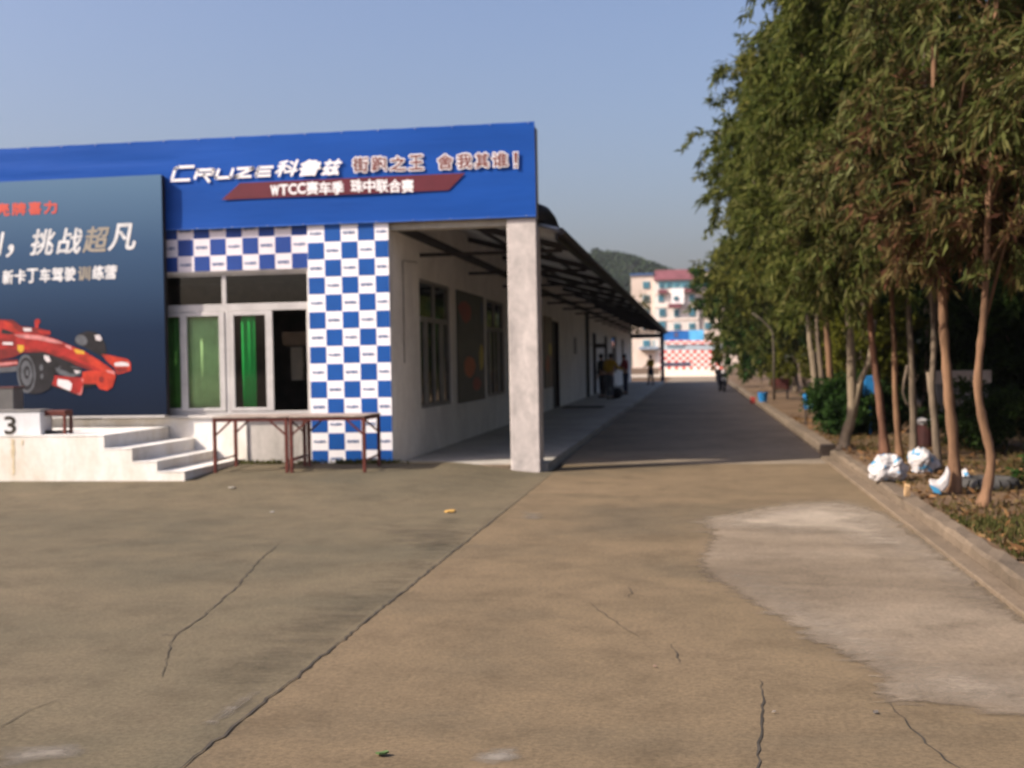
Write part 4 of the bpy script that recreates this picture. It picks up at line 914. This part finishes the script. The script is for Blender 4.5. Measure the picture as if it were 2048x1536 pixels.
# further trees of the row, leaning over the road
row = [(29.0, 4.1, 2.0, 7.0, (1.75, 1.9, 2.1), leaf_g, 'dense green tree overhanging the road, with the top lobe against the sky'),
       (34.0, 4.2, 2.25, 5.2, (1.9, 2.2, 2.3), leaf_o, 'olive tree behind the overhanging one, its crown lower'),
       (40.0, 4.2, 2.35, 4.7, (1.95, 2.4, 3.1), leaf_g, 'middle distance green tree near the blue bin and the bench'),
       (48.0, 4.0, 2.4, 4.2, (2.0, 2.6, 3.0), leaf_b, 'far dark green tree close to the motor scooter'),
       (59.0, 3.8, 2.6, 4.3, (2.1, 3, 3.0), leaf_g, 'last green tree of the row, beside the far building')]
for i, (D, xb, xc, zc, r, lf, lab) in enumerate(row):
    tree([(xb, D, .1), (xb - .05, D, 1.6), (xb - .1, D + .1, 3.0), (xc + .2, D, zc), (xc, D, zc + 1.6)], .11, .04, lobes((xc, D, zc), r, 10, .85, 20 + i), lf, bark_g, lab, 520, 22, .20 + .003 * (D - 29), .055 + .001 * (D - 29), twl=.55)
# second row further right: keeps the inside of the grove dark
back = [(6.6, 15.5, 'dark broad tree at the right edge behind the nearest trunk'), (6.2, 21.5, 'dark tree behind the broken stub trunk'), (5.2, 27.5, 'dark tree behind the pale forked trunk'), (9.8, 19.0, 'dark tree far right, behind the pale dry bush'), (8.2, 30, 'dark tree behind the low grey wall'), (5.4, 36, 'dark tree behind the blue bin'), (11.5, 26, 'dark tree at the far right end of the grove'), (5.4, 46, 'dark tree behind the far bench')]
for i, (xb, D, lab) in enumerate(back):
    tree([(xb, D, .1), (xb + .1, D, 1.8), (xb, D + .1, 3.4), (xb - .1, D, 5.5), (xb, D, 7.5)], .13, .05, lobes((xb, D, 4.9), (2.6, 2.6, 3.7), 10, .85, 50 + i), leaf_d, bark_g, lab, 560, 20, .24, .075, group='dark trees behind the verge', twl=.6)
# bushes
def bush(x, y, r, leaf, label, ntw, ll=.09, lw=.04, z0=.1, name='bush', droop=.1, m=18, stems=6, group='bushes on the verge'):
    t = thing(name, (x, y, z0), label, 'bush', group); mb = MB()
    for i in range(stems):
        a = random.uniform(0, 6.28); mb.tube([(x, y, z0 - .03), (x + r[0] * .3 * math.cos(a), y + r[1] * .3 * math.sin(a), z0 + r[2] * .8), (x + r[0] * .6 * math.cos(a), y + r[1] * .6 * math.sin(a), z0 + r[2] * 1.4)], [.025, .018, .008], 5)
    mb.build('stem', bark_g, t)
    lb = lobes((x, y, z0 + r[2]), r, 9, .75, int(x * 100 + y))
    P, A = crown_points(lb, ntw, m, droop, .22, .4); k = P[:, 2] > z0 - .02; P = P[k]; A = A[k]
    V, F = leaf_quads(P, A, ll * rng.uniform(.6, 1.3, len(P)), lw * rng.uniform(.7, 1.3, len(P)))
    npmesh('foliage', V, F, leaf, t, (x, y, z0)); return t
q = G(1685, 868, .12); bush(q[0] + .05, q[1] - .2, (.62, .6, .52), leaf_b, 'round dark green bush behind the pale forked trunk', 420)
q = G(1755, 868, .12); bush(q[0] + .1, q[1] + .4, (.6, .6, .45), leaf_d, 'low dark bush between the forked trunk and the reddish trunk', 260)
bush(4.9, 14.6, (.6, .6, .62), leaf_p, 'pale dry leafless looking bush at the right edge', 200, .11, .03, z0=.75)
bush(4.4, 13.2, (.9, .7, .38), leaf_b, 'low green bush behind the nearest orange trunk', 240)
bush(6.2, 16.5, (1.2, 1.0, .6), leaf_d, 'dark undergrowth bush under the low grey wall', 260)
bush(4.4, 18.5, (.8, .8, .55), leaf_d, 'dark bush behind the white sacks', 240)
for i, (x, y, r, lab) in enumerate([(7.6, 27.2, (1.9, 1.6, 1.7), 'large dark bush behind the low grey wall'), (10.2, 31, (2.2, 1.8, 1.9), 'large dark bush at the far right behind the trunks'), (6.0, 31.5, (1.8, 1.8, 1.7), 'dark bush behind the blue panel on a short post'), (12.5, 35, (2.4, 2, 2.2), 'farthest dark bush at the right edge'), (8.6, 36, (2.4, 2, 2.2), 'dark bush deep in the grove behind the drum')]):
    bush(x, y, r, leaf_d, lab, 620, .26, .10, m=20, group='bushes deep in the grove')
for i, (x, y, r, lf, lab) in enumerate([(4.0, 31.0, (1.0, 1.2, 1.5), leaf_y, 'yellow green shrub right of the thin bent pole'), (4.2, 37, (1.2, 1.5, 1.9), leaf_o, 'olive shrub behind the small bench'), (4.1, 45, (1.2, 1.9, 2.2), leaf_y, 'bright shrub near the far blue bucket'), (3.9, 54, (1.2, 2.2, 2.3), leaf_o, 'olive shrub right behind the motor scooter'), (3.9, 27.0, (1.1, 1.2, 1.5), leaf_y, 'dark shrub behind the blue box on a post'), (3.6, 66, (1.3, 3, 2.6), leaf_o, 'far olive shrub past the motor scooter'), (3.4, 80, (1.2, 4, 2.0), leaf_g, 'farthest green shrub at the end of the road')]):
    bush(x, y, r, lf, lab, 420, .15, .06, m=20)

# ------------------------------------------------------------------ ground cover on the verge
n = 5200; X = 2.25 + rng.random(n) ** 1.3 * 5.5; Y = 8.75 + rng.random(n) ** 1.5 * 20
P = np.stack([X, Y, np.array([vz(a, b) for a, b in zip(X, Y)]) + .012], 1); A = np.stack([rng.normal(size=n), rng.normal(size=n), rng.normal(size=n) * .35 + .1], 1)
V, F = leaf_quads(P, A, .09 * rng.uniform(.5, 1.4, n), .04 * rng.uniform(.6, 1.3, n))
tag(npmesh('leaf_litter', V, F, foliage('dry_leaves', [(.06, .03, .014), (.12, .06, .025), (.20, .105, .045), (.10, .07, .03), (.30, .18, .08)], .1)), kind='stuff')
def grass(name, n, x0, x1, y0, y1, h, m, cl=60):
    cx = rng.uniform(x0, x1, cl); cy = rng.uniform(y0, y1, cl); k = rng.integers(0, cl, n)
    X = np.clip(cx[k] + rng.normal(size=n) * .18, 2.24, 40); Y = np.clip(cy[k] + rng.normal(size=n) * .2, 8.62, 99)
    P = np.stack([X, Y, np.array([vz(a, b) for a, b in zip(X, Y)]) - .005], 1); A = np.stack([rng.normal(size=n) * .45, rng.normal(size=n) * .45, np.ones(n)], 1)
    V, F = leaf_quads(P, A, h * rng.uniform(.4, 1.3, n), .012 * rng.uniform(.7, 1.6, n)); return tag(npmesh(name, V, F, m), kind='stuff')
g1 = foliage('grass_green', [(.035, .042, .012), (.06, .070, .018), (.10, .095, .03), (.16, .12, .055)])
grass('grass', 6500, 2.3, 4.2, 8.7, 10.6, .075, g1, 80); grass('grass', 6000, 2.4, 6, 10.5, 22, .10, foliage('grass_dry', [(.05, .055, .014), (.10, .08, .03), (.17, .12, .05)]), 90)
# weeds along the foot of the front
n = 900; X = np.concatenate([rng.normal(FY(u, 930, 16.1)[0], .12, n // 9) for u in (400, 495, 540, 615, 690, 705, 740, 420, 770)]); n = len(X); Y = 16.2 - np.abs(rng.normal(size=n)) * .09
P = np.stack([X, Y, np.array([gz(a, b) for a, b in zip(X, Y)])], 1); A = np.stack([rng.normal(size=n) * .6, rng.normal(size=n) * .4 - .2, np.ones(n)], 1)
V, F = leaf_quads(P, A, .07 * rng.uniform(.4, 1.3, n), .022 * rng.uniform(.7, 1.4, n)); tag(npmesh('weeds', V, F, g1), kind='stuff')

# ------------------------------------------------------------------ litter and furniture on the verge
sk_w = M('sack_plastic', (.44, .42, .41), .35, .15, 5, .4, 14); sk_b = M('sack_blue_print', (.05, .24, .42), .4, .2)
def sack(x, y, r, sq, label, seed, blue=.22, z0=.14):
    from mathutils import noise as mn
    bm = bmesh.new(); bmesh.ops.create_icosphere(bm, subdivisions=5, radius=1); off = Vector((seed * 3.1, seed * 1.7, 0))
    for v in bm.verts:
        c = v.co.copy(); lump = mn.noise(c * 1.3 + off) * .45 + (1 - abs(mn.noise(c * 2.6 + off)) * 2) * .13 + (1 - abs(mn.noise(c * 6 + off)) * 2) * .06
        c = c * (.86 + lump); c.z = max(c.z, -.6 + .06 * mn.noise(c * 4)); v.co = Vector((c.x * r * sq[0], c.y * r * sq[1], c.z * r * sq[2]))
    me = bpy.data.meshes.new('rubbish_sack'); bm.to_mesh(me); bm.free(); me.materials.append(sk_w); me.materials.append(sk_b)
    for p in me.polygons:
        p.use_smooth = True; c = p.center / r
        if mn.noise(c * 2.4 + off * 2) + .35 * mn.noise(c * 8 + off) > .48 - blue: p.material_index = 1
    o = bpy.data.objects.new('rubbish_sack', me); COL.objects.link(o); o.location = (x, y, z0 + r * sq[2] * .6); tag(o, label, 'sack', 'white rubbish sacks under the trees'); return o
q = G(1781, 965, .13); sack(q[0], q[1] + .15, .22, (.98, .8, .85), 'largest white and blue rubbish sack, nearest the kerb', 3, .16)
q = G(1853, 950, .13); sack(q[0], q[1] + .25, .20, (.9, .8, .95), 'grey white rubbish sack just right of the largest one', 8, .12)
q = G(1935, 972, .13); sack(q[0], q[1] + .1, .085, (.8, .8, 1.1), 'small blue and white bag right of the thick brown trunk', 5, .3)
q = G(1848, 845, .5); sack(q[0], q[1], .13, (1.1, .8, .5), 'white bag lying on the dark red drum among the trunks', 11, .05, z0=q[2] - .03)
tag(MB().tube([(q[0] + .03, q[1], .08), (q[0] + .03, q[1], q[2] - .04)], .17, 16).build('drum', M('drum_red', (.035, .009, .008), .6, .3)), 'dark red drum carrying a white bag among the trunks', 'drum')
# folded empty sack, L shaped
q0 = [FY(u, v, D2 - .25) for u, v in ((1858, 968), (1868, 984), (1885, 986), (1898, 972), (1902, 945), (1896, 938), (1890, 955), (1878, 968), (1864, 966))]
mb = MB().slab([tuple(p) for p in q0], (0.02, .16, .03)); o = mb.build('folded_sack', sk_w, bevel=.02); o.data.materials.append(sk_b)
tag(o, 'folded white plastic sack leaning at the foot of the thick brown trunk', 'sack')
tag(MB().slab([tuple(FY(u, v, D2 - .26)) for u, v in ((1858, 968), (1868, 985), (1882, 988), (1878, 978), (1866, 972))], (0, .01, 0)).build('blue_scrap', sk_b), 'blue printed scrap at the lower end of the folded white sack', 'scrap')
# fallen dark tyre / heap
q = G(2000, 985, .13); mb = MB()
for i in range(18):
    a0, a1 = 2 * math.pi * i / 18, 2 * math.pi * (i + 1) / 18
    mb.tube([(q[0] + .26 * math.cos(a0), q[1] + .5 + .26 * math.sin(a0), .17), (q[0] + .26 * math.cos(a1), q[1] + .5 + .26 * math.sin(a1), .17)], .07, 8, False)
tag(mb.build('tyre', M('tyre_dusty', (.05, .048, .045), .9, .3), smooth=True), 'old dark tyre lying behind the nearest orange trunk', 'tyre')
# grey low wall behind the trunks
mw = thing('low_wall', (6.2, 25, 0), 'low grey wall with pale coping seen between the trunks', 'wall')
MB().box(4.95, 5.95, 25, 25.25, 0, .97).build('wall', M('grey_wall', (.13, .13, .13), .9), mw); MB().box(4.9, 6.0, 24.94, 25.31, .971, 1.24).build('coping', M('coping', (.34, .30, .27), .9), mw)
# blue box on a post, blue bucket, blue panel, bench, pole
bl = M('bin_blue', (.02, .17, .40), .45, .2); bl2 = M('bin_pale', (.22, .48, .62), .5, .2)
q = G(1612, 850, .12); t = thing('litter_bin', (q[0], q[1], .12), 'blue litter bin on a thin post at the verge', 'bin'); D = q[1]
MB().tube([(q[0], D, .08), (q[0], D, FY(1620, 815, D)[2])], .018, 6).build('post', 'steel', t)
za, zb = FY(1620, 818, D)[2], FY(1620, 787, D)[2]; xa, xb = FY(1606, 800, D)[0], FY(1630, 800, D)[0]
MB().tube([(((xa + xb) / 2), D, za), ((xa + xb) / 2, D, zb)], [(xb - xa) * .42, (xb - xa) * .52], 16).build('drum', bl, t)
MB().box(xa + .04, xb - .04, D - (xb - xa) * .53, D - (xb - xa) * .50, za + .05, za + .14).build('label', bl2, t)
q = G(1526, 806, .12); D = q[1]; w = .30
t = thing('bucket', (q[0], D, .12), 'small blue bucket on the dry verge beside the kerb', 'bucket')
MB().tube([(q[0], D, .12), (q[0], D, .46)], [w * .42, w * .55], 14).build('pail', bl, t); MB().tube([(q[0] - .14, D, .46), (q[0], D, .62), (q[0] + .14, D, .46)], .01, 5).build('handle', 'steel', t)
tag(MB().box(q[0] - .40, q[0] - .24, D - .1, D + .1, .11, .32).build('red_box', M('box_red', (.35, .05, .04), .6), bevel=.01), 'small red box just left of the blue bucket', 'box')
q = FY(1741, 770, 21.8); mb = MB(); mb.slab([(q[0] - .13, 21.8, q[2] - .22), (q[0] + .13, 21.8, q[2] - .16), (q[0] + .10, 21.8, q[2] + .18), (q[0] - .09, 21.8, q[2] + .16)], (0, .12, 0)); mb.tube([(q[0], 21.87, q[2] - .2), (q[0], 21.87, .08)], .02, 6)
tag(mb.build('blue_sign', bl, bevel=.01), 'blue panel on a short post between the forked and reddish trunks', 'sign')
q = G(1562, 800, .12); D = q[1]; t = thing('bench', (q[0], D, .12), 'dark red wooden bench on the verge under the trees', 'bench'); wx = 17 * D / FPX
MB().box(q[0] - wx, q[0] + wx, D - .2, D + .2, .50, .56).build('seat', M('bench_red', (.09, .022, .016), .7, .3), t); MB().box(q[0] - wx, q[0] + wx, D + .2, D + .25, .58, .86).build('backrest', M('bench_red2', (.08, .02, .016), .7, .3), t)
for xx in (-wx + .08, wx - .08):
    for yy in (-.15, .15): MB().bar((q[0] + xx, D + yy, .10), (q[0] + xx, D + yy, .5), .05).build('leg', 'steel', t)
D = 33.5; tag(MB().tube(at(D, [(1548, 800), (1548, 720), (1546, 668), (1540, 656), (1524, 640), (1504, 626)]), [.035, .035, .03, .03, .028, .02], 7).build('bent_pole', M('pole_grey', (.085, .07, .05), .8), smooth=True), 'thin pale pole bent towards the road among the green trees', 'pole')
# bits lying on the concrete
def bit(u, v, r, m, label, name, cat, par=None):
    x, y, z = G(u, v); z = gz(x, y); mb = MB(); n = 7
    mb.slab([(x + r * math.cos(6.28 * i / n) * random.uniform(.7, 1.2), y + .8 * r * math.sin(6.28 * i / n) * random.uniform(.7, 1.2), z + .004 + random.uniform(0, .012)) for i in range(n)], (0, 0, r * .22)); tag(mb.build(name, m), label, cat)
bit(901, 1025, .06, M('leaf_yellow', (.50, .30, .08), .7), 'yellow dry leaf on the concrete near the long joint', 'fallen_leaf', 'leaf')
bit(545, 1026, .028, M('stone_grey', (.2, .19, .17), .8), 'small stone on the open concrete left of the long joint', 'stone', 'stone')
bit(764, 1512, .03, M('leaf_green', (.06, .10, .03), .7), 'green leaf on the concrete at the bottom edge', 'fallen_leaf', 'leaf')
bit(325, 968, .07, M('scrap_orange', (.55, .17, .05), .7), 'orange scrap on the ground before the white steps', 'scrap', 'scrap')
bit(1310, 1336, .011, M('pebble_a', (.3, .2, .15), .8), 'small brown pebble on the driveway', 'pebble', 'pebble'); bit(1548, 1428, .010, M('pebble_b', (.22, .19, .16), .8), 'small pale pebble beside the crack on the driveway', 'pebble', 'pebble')
bit(1752, 1428, .012, M('pebble_c', (.08, .07, .06), .8), 'dark pebble by the lower edge of the pale patch', 'pebble', 'pebble'); bit(465, 986, .05, M('scrap_white', (.28, .26, .22), .8), 'whitish scrap on the concrete before the tables', 'scrap', 'scrap')
q = G(1815, 995, .13); MBb = MB().slab([(q[0] - .03, q[1], .14), (q[0] + .03, q[1] + .02, .14), (q[0] + .03, q[1] + .01, .24), (q[0] - .02, q[1], .25)], (0, .03, .02)); tag(MBb.build('cup', M('cup_tan', (.55, .36, .18), .6)), 'crumpled tan cup in the dry leaves below the sacks', 'cup')

# ------------------------------------------------------------------ far end of the road
def c6(x, y, Y): return FY(1150 + x / 4.389, 450 + y / 4.389, Y)
def c6box(mb, x0, x1, y0, y1, Y, d, zb=None):          # box whose front face fills the rectangle
    a = c6((x0 + x1) / 2, y1, Y); b = c6((x0 + x1) / 2, y0, Y); l = c6(x0, (y0 + y1) / 2, Y)[0]; r = c6(x1, (y0 + y1) / 2, Y)[0]
    mb.box(l, r, Y, Y + d, a[2] if zb is None else zb, b[2]); return mb
cream = worn_paint('cream_wall', (.80, .66, .56), (.58, .48, .40), .3, .3); cream2 = worn_paint('pale_cream_wall', (.84, .78, .72), (.65, .58, .52), .2, .3)
maroon = M('roof_maroon', (.16, .055, .065), .7, .2, .4); teal = M('window_teal', (.05, .15, .20), .2, .4, .5, spec=.6); dblue = M('roof_edge_blue', (.05, .11, .24), .6); tealf = M('teal_band', (.16, .34, .38), .4, .2)
HY = 230.0
H = thing('hotel', tuple(c6(900, 1300, HY)[:2]) + (0,), 'cream six storey building with maroon roof and teal windows at the road end', 'building')
mb = MB(); c6box(mb, 495, 694, 440, 900, HY + .5, 14, 0); c6box(mb, 1086, 1500, 395, 900, HY + .5, 14, 0); mb.build('wing', cream, H)
mb = MB(); c6box(mb, 695, 1085, 480, 900, HY, 14, 0); mb.build('wall', cream2, H)
mb = MB(); a, b = c6(690, 485, HY - .6), c6(1068, 485, HY - .6); zt_ = c6(880, 390, HY + 1)[2]
mb.slab([(a[0], HY - .6, a[2]), (b[0], HY - .6, a[2]), (b[0] - .2, HY + 1.4, zt_), (a[0] + .2, HY + 1.4, zt_)], (0, 6, 0)); mb.build('roof', maroon, H)
mb = MB(); c6box(mb, 480, 690, 424, 441, HY + .2, 14.6); c6box(mb, 1090, 1505, 380, 395, HY + .2, 14.6); mb.build('roof_edge', dblue, H)
mb = MB(); c6box(mb, 845, 958, 555, 692, HY - .7, .69); mb.build('bay', M('bay_white', (.86, .82, .8), .7), H)
mb = MB()
for yy in (600, 715, 830): c6box(mb, 700, 1080, yy, yy + 8, HY - .12, .115)
mb.build('floor_band', cream, H)
c6box(MB(), 735, 1046, 490, 552, HY - .1, .09).build('teal_band', tealf, H)
for x0, x1, y0, y1, m_ in ((728, 812, 568, 600, maroon), (958, 1078, 555, 588, maroon), (818, 932, 690, 728, maroon)):
    c6box(MB(), x0, x1, y0, y1, HY - 1.1, 1.0 if x0 != 818 else .39).build('awning', m_, H)
def hwin(x0, x1, y0, y1, Y=HY):
    a = c6box(MB(), x0 - 5, x1 + 5, y0 - 5, y1 + 5, Y - .16, .15).build('window', tealf, H); c6box(MB(), x0, x1, y0, y1, Y - .19, .028).build('pane', teal, a)
for x0, x1 in ((742, 770), (805, 838), (872, 904), (940, 968), (1005, 1035)): hwin(x0, x1, 506, 544, HY - .1)
for x0, x1, y0, y1 in ((735, 775, 618, 668), (1005, 1045, 612, 662), (742, 790, 740, 798), (872, 910, 742, 800), (1005, 1050, 738, 796), (872, 918, 868, 912), (1004, 1050, 866, 908), (742, 790, 850, 905)): hwin(x0, x1, y0, y1)
hwin(872, 900, 630, 656, HY - .7)
for x0, x1, y0, y1 in ((600, 650, 500, 552), (1130, 1195, 488, 532), (1150, 1192, 610, 655), (1142, 1190, 735, 792), (600, 650, 620, 670), (600, 650, 740, 795), (600, 650, 860, 915), (600, 652, 1015, 1060), (690, 725, 1015, 1060), (1142, 1190, 860, 910)): hwin(x0, x1, y0, y1, HY + .5)
c6box(MB(), 690, 694, 1070, 1090, HY, .3).build('drain', dblue, H)
c6box(MB(), 560, 730, 1068, 1092, HY - 1.5, 1.9).build('canopy', M('canopy_bluegrey', (.25, .32, .40), .6), H)
# blue hoarding, pavilion, painted barrier
KY = 108.0
t = thing('blue_hoarding', tuple(c6(950, 1300, 112)[:2]) + (0,), 'deep blue and light blue hoarding above the red and white barrier', 'hoarding')
c6box(MB(), 770, 1000, 928, 1012, 112, .2).build('dark_panel', M('hoarding_blue', (.018, .12, .36), .5, .3, .6), t); c6box(MB(), 1000, 1130, 922, 1012, 112.0, .2).build('light_panel', M('hoarding_light', (.10, .36, .60), .5, .3, .6), t)
mb = MB()
for xx in (790, 900, 1010, 1120): c6box(mb, xx, xx + 6, 1012, 1300, 112.05, .12, 0)
mb.build('post', 'steel', t); a = c6(860, 950, 112); c6box(MB(), 870, 905, 940, 985, 111.97, .02).build('printed_figure', M('print_dark', (.08, .08, .16), .6), t)
t = thing('pavilion', tuple(c6(1000, 1300, 110)[:2]) + (0,), 'low pale roofed pavilion with red and white fascia behind the barrier', 'pavilion')
c6box(MB(), 770, 1290, 1047, 1096, 110, 1.6).build('roof', M('pavilion_roof', (.42, .50, .54), .6, .2), t)
c6box(MB(), 770, 1290, 1097, 1200, 110.4, 1.0, 0).build('wall', cream2, t)
mb = MB()
for k in range(6): c6box(mb, 815 + k * 26, 832 + k * 26, 1062, 1082, 109.985, .012)
mb.build('roof_window', teal, t)
fas = MB(); fw_ = MB()
for k in range(11):
    for j in range(2): c6box(fas if (k + j) % 2 else fw_, 800 + k * 37, 837 + k * 37, 1014 + j * 16, 1030 + j * 16, 109.9, .09)
rd_ = M('barrier_red', (.62, .09, .07), .6, .15, 1); wt_ = M('barrier_white', (.84, .76, .72), .6, .1, 1)
fas.build('red_fascia', rd_, t); fw_.build('white_fascia', wt_, t)
t = thing('track_barrier', tuple(c6(1000, 1300, KY)[:2]) + (0,), 'long barrier painted in small red and white checks at the road end', 'barrier')
r_ = MB(); w_ = MB(); nx_, ny_ = 17, 6
for k in range(nx_):
    for j in range(ny_):
        x0 = 745 + k * 32.4; y0 = 1100 + j * 28
        pass
        c6box(r_ if (k + j) % 2 else w_, x0, x0 + 32.4, y0, y0 + 28, KY, .5)
r_.build('red_checks', rd_, t); w_.build('white_checks', wt_, t)
c6box(MB(), 760, 1015, 1206, 1238, KY - .06, .055).build('dark_sign', M('barrier_sign', (.06, .07, .11), .6), t)
c6box(MB(), 745, 1300, 1269, 1345, KY - .3, .8, 0).build('base', M('barrier_base', (.86, .76, .64), .8, .06), t)
struct(MB().poly([(-30, 104, .006), (30, 104, .006), (30, 126, .006), (-30, 126, .006)]).build('track_apron', concrete('apron_concrete', (.42, .36, .29), (.36, .31, .25), (.48, .42, .34))))
# sparse bare looking tree before the hotel
tree([(-10.2, 160, 0), (-10.1, 160, 3), (-10.3, 160.2, 6), (-9.9, 160, 9)], .22, .06, lobes((-9.6, 160, 8.4), (2.9, 2.6, 3.0), 12, .9, 71), foliage('leaves_sparse', [(.14, .11, .05), (.2, .17, .08), (.12, .12, .05)], .2), bark_g, 'sparse yellowish tree in front of the cream six storey building', 170, 14, .45, .14, twl=.9, group='far trees', limbs=12)
# hill
ridge = [(-500, 22), (-300, 34), (-180, 40), (-90, 44), (-60, 43.5), (-46, 46.8), (-42, 48.3), (-36, 47.6), (-25, 46.0), (-11, 42.5), (5, 40), (40, 36), (120, 30), (300, 24), (600, 16)]
def rh(x): return float(np.interp(x, [r[0] for r in ridge], [r[1] for r in ridge]))
def hillz(x, y):
    t = (y - 300) / 200; f = S3(t) if y < 500 else 1 - .6 * S3((y - 500) / 250)
    return (rh(x) - 5.0) * f + 2.0 * math.sin(x * .11 + y * .05) * f - .5
grid('hill', M('hill_soil', (.045, .055, .03), .95, .3, .05), -500, 600, 300, 750, 160, 60, hillz)
nC = 5200; X = rng.uniform(-150, 120, nC); Yh = 320 + 200 * rng.random(nC) ** .7; m_ = 26
Z = np.array([hillz(a, b) for a, b in zip(X, Yh)]); c = np.stack([X, Yh, Z + 1.6], 1)
d = unit(rng.normal(size=(nC, m_, 3)).reshape(-1, 3)).reshape(nC, m_, 3); d[..., 2] = np.abs(d[..., 2]) * .9
rr_ = rng.uniform(1.4, 2.9, nC)[:, None, None]; P = (c[:, None] + d * rr_).reshape(-1, 3); A = (d + rng.normal(size=d.shape) * .8).reshape(-1, 3)
V, F = leaf_quads(P, A, rng.uniform(.7, 1.5, len(P)), rng.uniform(.6, 1.2, len(P)))
tag(npmesh('hill_forest', V, F, foliage('hill_leaves', [(.012, .026, .012), (.022, .042, .018), (.034, .056, .024), (.046, .062, .03)], .1)), kind='stuff')
# a taller tree group on the crest
for (x, h, lab) in ((-42.2, 5.0, 'tallest round tree on the crest of the far hill'), (-55, 3.5, 'smaller round tree left on the crest of the far hill')):
    z = hillz(x, 500); tree([(x, 500, z), (x, 500, z + h * .5), (x, 500, z + h * .8)], .3, .1, lobes((x, 500, z + h * .75), (h * .55, h * .5, h * .45), 6, .7, int(-x)), leaf_d, bark_g, lab, 120, 16, 1.0, .5, group='trees on the hill crest', twl=1.2)

# ------------------------------------------------------------------ afternoon haze
hz = MB().box(-905, 905, -205, 1505, -1.1, 80).build('haze', M('haze_air', (.8, .8, .8)))
hm = bpy.data.materials.new('haze'); hm.use_nodes = True; N = hm.node_tree.nodes; N.remove(N['Principled BSDF'])
vp = N.new('ShaderNodeVolumePrincipled'); vp.inputs['Color'].default_value = (.82, .84, .92, 1); vp.inputs['Density'].default_value = .00019; vp.inputs['Anisotropy'].default_value = .2
hm.node_tree.links.new(vp.outputs[0], N['Material Output'].inputs['Volume']); hz.data.materials[0] = hm; tag(hz, kind='stuff')
